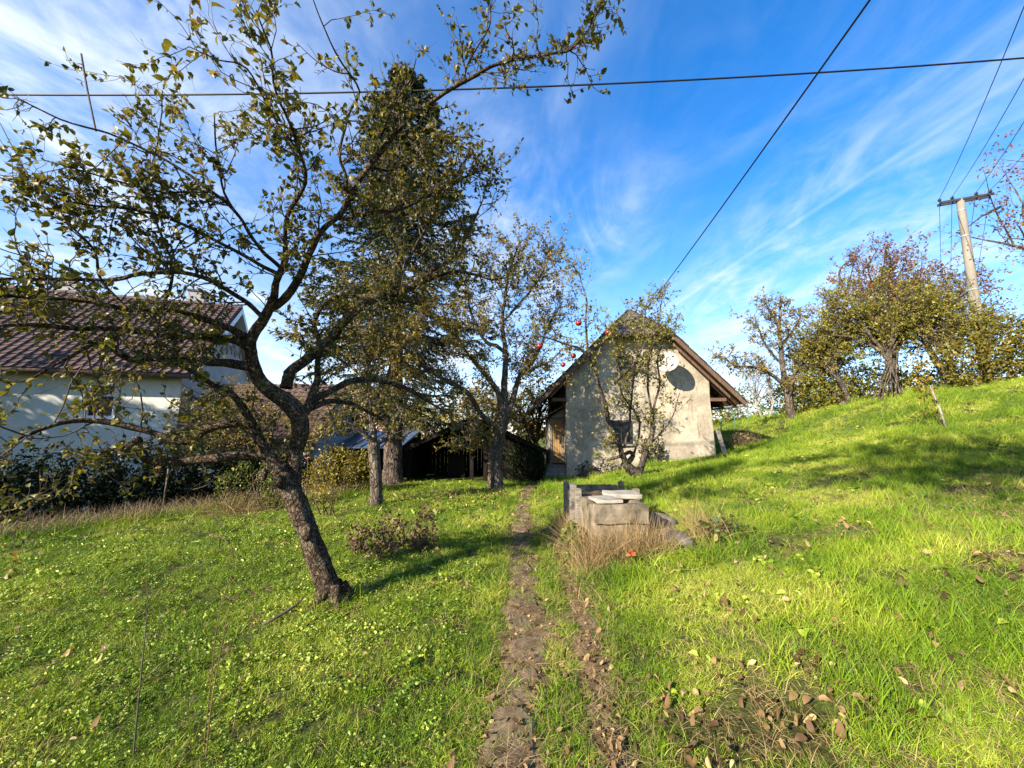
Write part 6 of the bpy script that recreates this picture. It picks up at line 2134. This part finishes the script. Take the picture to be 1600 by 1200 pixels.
# wire fence far beyond the slope
M['green_wire'] = mat_plain('green_fence_paint', (0.06, 0.16, 0.10), 0.6, 0.3)
fn = thing('wire_fence', 'thin green wire fence beyond the shaded slope', 'fence', gz(11.0, 21.0))
fb = gz(11.0, 21.0)
for i in range(6):
    x, y = i * 0.9, i * 0.28
    mb = MB()
    z0 = Hs(fb[0] + x, fb[1] + y) - fb[2]
    mb.tube([(x, y, z0 - 0.2), (x, y, z0 + 0.85)], 0.022, 6)
    mb.build('post', M['green_wire'], fn)
for k in range(4):
    mb = MB()
    mb.tube([(i * 0.9, i * 0.28, Hs(fb[0] + i * 0.9, fb[1] + i * 0.28) - fb[2] + 0.2 + 0.2 * k) for i in range(6)], 0.006, 4)
    mb.build('wire', M['green_wire'], fn)

# white slab of concrete by the far end of the path and a covered barrow
mb = MB()
rough_box(mb, (0.55, 14.5, -0.05), (1.35, 15.3, 0.05), None, 4, 0.006)
tag(mb.build('paving_slab', M['concrete_pale']), 'pale concrete paving slab left of the cottage steps', 'slab')
M['tarp'] = mat_plain('grey_tarpaulin', (0.30, 0.33, 0.36), 0.5, 0.4, 0, 0.2, 3)
bx_ = thing('rain_barrel', 'dark bin with grey sloping lid beside the porch', 'bin', (0.95, 16.4, 0))
mb = MB()
mb.box((-0.35, -0.35, -0.1), (0.35, 0.4, 0.72))
mb.build('body', M['wood_dark'], bx_, bevel=0.02)
mb = MB()
mb.prism([(-0.40, -0.42, 0.73), (0.40, -0.42, 0.73), (0.40, -0.42, 0.95), (-0.1, -0.42, 1.0)], (0, 0.9, 0))
mb.build('lid', M['tarp'], bx_, bevel=0.02)

# ------------------------------------------------------------------ tall dry grass, withered plants, stalks
def dry_tall(name, label, pts, h, seed, mat, lean=0.5, width=0.004, rm=0.5):
    r = np.random.default_rng(seed)
    N = len(pts)
    hd_ = r.uniform(0, math.tau, N)
    le = r.uniform(0.05, lean, N)
    d_ = np.stack([np.cos(hd_) * le, np.sin(hd_) * le, np.ones(N)], 1)
    L = h * r.uniform(0.4, 1.15, N)
    bend = np.stack([np.cos(hd_), np.sin(hd_), -np.full(N, .5)], 1) * (le * r.uniform(0.5, 1.6, N))[:, None]
    base_ = np.c_[pts, H(pts[:, 0], pts[:, 1]) - 0.01]
    C = Cloud()
    C.add(*ribbons_data(base_, d_, bend, L, width * r.uniform(0.6, 1.4, N), r, 4, np.clip(r.normal(rm, 0.22, N), 0, 1)))
    o = C.build(name, mat, None, 'stuff')
    return tag(o, label, 'grass')


r = np.random.default_rng(301)
t = r.uniform(0, 1, 9000)
hx_, hy_ = -8.6 + 4.2 * t, 5.75 + 5.6 * t
off = r.normal(0.12, 0.24, 9000)
pts = np.stack([hx_ - 0.844 * off + 0.55, hy_ + 0.537 * off + 0.1], 1)
dens = 0.5 + 0.5 * np.sin(t * 37) * np.sin(t * 13 + 1)
k = r.uniform(0, 1, 9000) < 0.35 + 0.6 * dens
dry_tall('dry_grass', 'tall brown dry grass along the foot of the dark hedge', pts[k], 0.40, 302, M['drystem'], 0.6, 0.005, 0.5)
k2 = r.uniform(0, 1, 9000) < 0.5
dry_tall('rough_grass', 'rough uncut green grass edging the lawn before the hedge', pts[k2] + (0.25, -0.16), 0.28, 303, M['grass'], 0.8, 0.006, 0.5)
q = r.normal(0, 1, (900, 2)) * (0.40, 0.26) + (-5.65, 8.3)
dry_tall('dry_grass', 'yellow mound of long soft grass at the lawn edge below the low boughs', q, 0.46, 304, M['straw'], 1.3, 0.006, 0.25)
# round the well box
a1 = np.stack([r.uniform(0.80, 1.78, 1500), r.uniform(4.5, 4.98, 1500)], 1)
a2 = np.stack([r.uniform(0.72, 0.95, 800), r.uniform(4.6, 6.9, 800)], 1)
a3 = np.stack([r.normal(2.35, 0.10, 300), r.normal(5.05, 0.22, 300)], 1)
dry_tall('dry_grass', 'tall straw-coloured grass growing against the concrete well box', np.concatenate([a1, a2, a3]), 0.56, 305, M['straw'], 0.6, 0.0042, 0.30)
b1 = np.stack([r.uniform(0.7, 2.6, 1300), r.uniform(4.1, 4.6, 1300)], 1)
b2 = np.stack([r.uniform(2.3, 2.8, 500), r.uniform(4.5, 6.0, 500)], 1)
dry_tall('rough_grass', 'longer dark green grass in front of the well box', np.concatenate([b1, b2]), 0.24, 306, M['grass'], 0.9, 0.006, 0.25)
c1 = np.stack([r.uniform(0.62, 0.85, 260), r.uniform(3.4, 6.4, 260)], 1)
dry_tall('dry_grass', 'low straw beside the second track below the well box', c1, 0.20, 307, M['straw'], 1.5, 0.004, 0.6)
leafy_mass('bramble', 'light green leafy weed beside the left corner of the well box', 'plant', gz(0.78, 5.35), [(0, 0, 0.20, 0.16, 0.30, 0.22), (0.02, -0.25, 0.1, 0.13, 0.2, 0.12)], 240, 0.065, 310, M['leaf_green'], M['drystem'], 6, rm=0.85, tpl=T_APPLE)
leafy_mass('bramble', 'dark green weeds in the hollow right of the flat stone', 'plant', gz(2.45, 4.75), [(0, 0, 0.13, 0.25, 0.25, 0.16)], 160, 0.06, 311, M['leaf_green'], M['drystem'], 6, rm=0.5, tpl=T_APPLE)
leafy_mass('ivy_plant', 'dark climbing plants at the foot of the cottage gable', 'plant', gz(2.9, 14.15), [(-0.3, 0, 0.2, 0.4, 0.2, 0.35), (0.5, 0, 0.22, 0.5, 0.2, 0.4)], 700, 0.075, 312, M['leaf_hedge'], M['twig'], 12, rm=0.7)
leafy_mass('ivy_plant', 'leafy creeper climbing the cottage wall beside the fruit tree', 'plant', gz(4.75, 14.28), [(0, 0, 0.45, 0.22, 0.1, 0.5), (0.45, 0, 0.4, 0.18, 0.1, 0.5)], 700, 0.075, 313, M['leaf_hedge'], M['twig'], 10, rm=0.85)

an = r.uniform(0, math.tau, 420)
rr9 = 0.13 + np.abs(r.normal(0, 0.09, 420))
dry_tall('rough_grass', 'uncut grass tuft round the foot of the leaning trunk', np.stack([float(base[0]) + 0.03 + rr9 * np.cos(an), float(base[1]) + rr9 * np.sin(an)], 1), 0.15, 308, M['grass'], 0.8, 0.0045, 0.3)
# withered peony clump by the leaning tree
leafy_mass('withered_plant', 'withered brown peony clump right of the leaning trunk', 'plant', gz(-1.62, 5.55), [(-0.42, 0.05, 0.20, 0.26, 0.24, 0.20), (-0.10, 0.30, 0.25, 0.24, 0.22, 0.26), (0.36, 0.40, 0.27, 0.24, 0.2, 0.26), (0.38, 0.05, 0.14, 0.26, 0.2, 0.16), (-0.05, -0.2, 0.10, 0.3, 0.2, 0.12)], 780, 0.055, 314, M['dead_plant'], M['drystem'], 26, rm=0.45, tpl=T_APPLE, surf=0.2)

# rose on a cane, orange flower-like leaf, dry stalks in the foreground
M['petal_pink'] = mat_plain('pink_petal', (0.62, 0.20, 0.24), 0.6, 0.3)
M['leaf_orange'] = mat_plain('orange_red_leaf', (0.36, 0.085, 0.03), 0.7, 0.3, 0, 0.25, 20)
rp = gz(-4.75, 9.4)
rose = thing('rose', 'single pink rose on a tall thin cane left of the round bush', 'flower', rp)
mb = MB()
mb.tube([(0, 0, -0.05), (0.02, 0, 0.5), (-0.02, 0.0, 0.98)], 0.008, 5)
mb.build('cane', M['twig'], rose, smooth=True)
mb = MB()
mb.tube([(0.13, 0.05, -0.05), (0.12, 0.05, 1.08)], 0.008, 5)
mb.build('support', M['twig'], rose)
for i in range(9):
    a = i * 2.4
    pr = MB()
    d_ = np.array((math.cos(a), math.sin(a), 0.5)) * (0.02 + 0.004 * i)
    s_ = np.array((-math.sin(a), math.cos(a), 0)) * 0.028
    c = np.array((-0.02, 0, 0.98))
    pr.add([c, c + d_ - s_ + (0, 0, .02), c + d_ * 1.6 + (0, 0, .035), c + d_ + s_ + (0, 0, .02)], [(0, 1, 2), (0, 2, 3)])
    pr.build('petal', M['petal_pink'], rose)
op = gz(1.27, 4.42)
orr = thing('orange_leaf', 'bright orange-red star-shaped leaf standing in the grass before the well box', 'leaf', op)
for i in range(7):
    a = RAD(-100 + i * 33) if i < 7 else 0
    d_ = np.array((math.cos(RAD(90) + a), -0.25, math.sin(RAD(90) + a)))
    V, F, rr0 = leaves_data(np.array([[0.0, 0, 0.17]]), d_[None], np.array([[0, -1.0, 0.3]]), np.array([0.058]), T_APPLE, r, 0.75, 0.4)
    link('lobe', mk_mesh('lobe', V, F), M['leaf_orange'], orr)
mb = MB()
mb.tube([(0, 0.02, 0), (0, 0, 0.17)], 0.004, 5)
mb.build('stalk', M['drystem'], orr)


def stalk(name, label, px0, py0, Y0, pts, rad, col='drystem', head=None):
    """dry stalk: foot at ground, then points (px, py)"""
    P = [at(px0, py0, Y0)]
    z0 = Hs(P[0][0], Y0)
    P[0][2] = z0 - 0.02
    for i, (a, b) in enumerate(pts):
        P.append(at(a, b, Y0 + 0.02 * i))
    root = thing(name, label, 'stalk', (P[0][0], Y0, z0))
    Q, _ = smooth_path(P, np.ones(len(P)), 0.05)
    mb = MB()
    mb.tube(Q - np.array(root.location), np.linspace(rad, rad * 0.5, len(Q)), 5)
    mb.build('stem', M[col], root, smooth=True)
    tip = Q[-1] - np.array(root.location)
    if head == 'umbel':
        for k_ in range(12):
            a_ = k_ * 0.52
            e = tip + np.array((math.cos(a_) * 0.035, math.sin(a_) * 0.03, 0.012 + 0.005 * (k_ % 3)))
            mb = MB()
            mb.tube([tip, (tip + e) / 2 + (0, 0, 0.004), e], 0.0012, 4)
            mb.tube([e + (0, 0, -0.002), e + (0, 0, 0.003)], [0.004, 0.005], 6)
            mb.build('floret', M['straw'], root)
    elif head == 'plume':
        for k_ in range(16):
            s_ = k_ / 16
            b_ = Q[int(len(Q) * (0.78 + 0.21 * s_))] - np.array(root.location)
            e = b_ + np.array((r.normal(0, 0.025), r.normal(0, 0.02), r.uniform(-0.07, 0.0)))
            mb = MB()
            mb.tube([b_, (b_ + e) / 2 + (0, 0, .006), e], [0.0012, 0.0022, 0.001], 4)
            mb.build('spikelet', M['drystem'], root)
    elif head == 'fork':
        for k_ in range(5):
            b_ = Q[int(len(Q) * (0.45 + 0.1 * k_))] - np.array(root.location)
            e = b_ + np.array((r.normal(0, 0.09), r.normal(0, 0.04), r.uniform(0.05, 0.14)))
            mb = MB()
            mb.tube([b_, (b_ + e) / 2 + r.normal(0, .01, 3), e], [0.002, 0.0016, 0.001], 4)
            mb.build('side_shoot', M[col], root)
    return root


stalk('dry_stalk', 'tall thin brown stalk with side shoots, leftmost in the foreground', 208, 1190, 2.15, [(214, 1120), (224, 1020), (231, 940), (229, 905)], 0.0042, 'twig', 'fork')
stalk('dry_stalk', 'yellow stalk topped by a white flat flower head', 322, 1180, 2.15, [(332, 1090), (348, 1000), (360, 940)], 0.0034, 'straw', 'umbel')
stalk('dry_stalk', 'yellow grass stalk with a brown drooping plume', 316, 1195, 2.25, [(328, 1080), (342, 960), (366, 880), (352, 842), (335, 838)], 0.003, 'straw', 'plume')
stalk('dry_stalk', 'thin bent stalk right of the white flower head', 362, 1160, 2.3, [(375, 1080), (392, 990), (402, 930)], 0.0026, 'drystem', 'fork')
stalk('dry_stalk', 'pale straw leaning in from the left edge', 0, 1165, 2.3, [(30, 1110), (62, 1060), (98, 1020)], 0.003, 'straw')
mb = MB()
sk = gz(-1.95, 3.55)
mb.tube([(-0.08, -0.1, 0.03), (0.0, 0.0, 0.06), (0.09, 0.07, 0.11), (0.13, 0.12, 0.15)], [0.011, 0.012, 0.010, 0.006], 7)
tag(mb.build('stick', M['twig'], None, sk, True), 'short black stick lying on the left lawn', 'stick')

# ------------------------------------------------------------------ fallen leaves
r = np.random.default_rng(401)


def litter_points(n, fx, fy):
    return np.stack([fx(n), fy(n)], 1)


def on_path(n):
    y = 1.9 + 9.5 * r.uniform(0, 1, n) ** 1.7
    return np.stack([path_x(y) + r.normal(0, 0.15, n), y], 1)


def on_track(n):
    y = 1.9 + 5.0 * r.uniform(0, 1, n) ** 1.5
    return np.stack([track_x(y) + r.normal(0, 0.075, n), y], 1)


def on_slope(n):
    y = 2.0 + 5.5 * r.uniform(0, 1, n) ** 1.3
    x = 0.8 + r.uniform(0, 1, n) * (1.3 * y - 0.8)
    k = (vnoise(x, y, 3.4, 7) > 0.2) | (r.uniform(0, 1, n) < 0.35)
    return np.stack([x, y], 1)[k]


def under_trees(n):
    c = np.array([(-1.5, 10.2), (-0.2, 10.4), (-2.2, 9.0), (0.6, 10.0)])[r.integers(0, 4, n)]
    return c + r.normal(0, 1, (n, 2)) * (1.3, 0.8)


def on_lawn(n):
    y = r.uniform(2.2, 8.5, n)
    x = -r.uniform(0, 1, n) * 1.25 * y
    return np.stack([x, y], 1)


sets = [(on_path(520), 0.034, 'path'), (on_track(520), 0.032, 'track'), (on_slope(1200), 0.044, 'slope'), (under_trees(620), 0.065, None), (on_lawn(260), 0.042, None)]
lab = {'path': ('dry brown fallen leaf lying on the stone path', 'fallen leaves on the stone path'), 'track': ('dry brown fallen leaf lying in the second worn track', 'fallen leaves in the second track'), 'slope': ('dry fallen leaf lying in the grass of the right-hand slope', 'fallen leaves on the right-hand slope')}
lv_meshes = []
for i in range(8):
    V, F, rr0 = leaves_data(np.zeros((1, 3)), np.array([[1.0, 0, 0]]), np.array([[0, 0, 1.0]]), np.array([1.0]), T_FINE, r, 0.95, 1.3, np.array([i / 8 + 0.06]))
    V[:, 0] -= 0.5
    me = mk_mesh('fallen_leaf', V, F, rr0)
    me.materials.append(M['dead_leaf'])
    lv_meshes.append(me)
C = Cloud()
for pts_, sz, key in sets:
    N = len(pts_)
    L = sz * np.clip(r.normal(1, 0.28, N), 0.4, 1.35)
    up_ = 0.022 if key in ('path', 'track') else 0.05
    pos = np.c_[pts_, H(pts_[:, 0], pts_[:, 1]) + up_ * r.uniform(0.6, 1.2, N)]
    hd_ = r.uniform(0, math.tau, N)
    d_ = np.stack([np.cos(hd_), np.sin(hd_), r.normal(0, .25, N)], 1)
    n_ = nrm(np.stack([r.normal(0, .45, N), r.normal(0, .45, N), np.ones(N)], 1))
    if key:
        vis, dep = in_view(pos)
        order = np.argsort(-np.where(vis, L / dep, 0))[:40]
        for q in order:
            o = bpy.data.objects.new('fallen_leaf', lv_meshes[int(r.integers(8))])
            COL.objects.link(o)
            dd = Vector(d_[q]).normalized()
            nn = Vector(n_[q])
            ss = nn.cross(dd).normalized()
            nn = dd.cross(ss)
            o.matrix_world = Matrix.Translation(Vector(pos[q])) @ Matrix((dd, ss, nn)).transposed().to_4x4() @ Matrix.Scale(float(L[q]), 4)
            tag(o, lab[key][0], 'leaf', lab[key][1])
        mk = np.ones(N, bool)
        mk[order] = False
        pos, d_, n_, L = pos[mk], d_[mk], n_[mk], L[mk]
    C.add(*leaves_data(pos, d_, n_, L, T_FINE, r, 0.95, 1.3))
tag(C.build('leaf_litter', M['dead_leaf'], None, 'stuff'), 'small dead leaves scattered over path and lawn', 'leaves')
# straw bits and twigs trodden into the tracks
pts_ = np.concatenate([on_path(900), on_track(1300)])
N = len(pts_)
hd_ = r.uniform(0, math.tau, N)
d_ = np.stack([np.cos(hd_), np.sin(hd_), r.normal(0, .12, N)], 1)
C = Cloud()
C.add(*ribbons_data(np.c_[pts_, H(pts_[:, 0], pts_[:, 1]) + 0.024], d_, r.normal(0, .15, (N, 3)) * (1, 1, .2), r.uniform(0.04, 0.16, N), np.full(N, 0.003), r, 3, None, nrm(np.cross(d_, (0, 0, 1.0)))))
tag(C.build('straw_litter', M['straw'], None, 'stuff'), 'bits of dry straw lying on the worn tracks', 'straw')
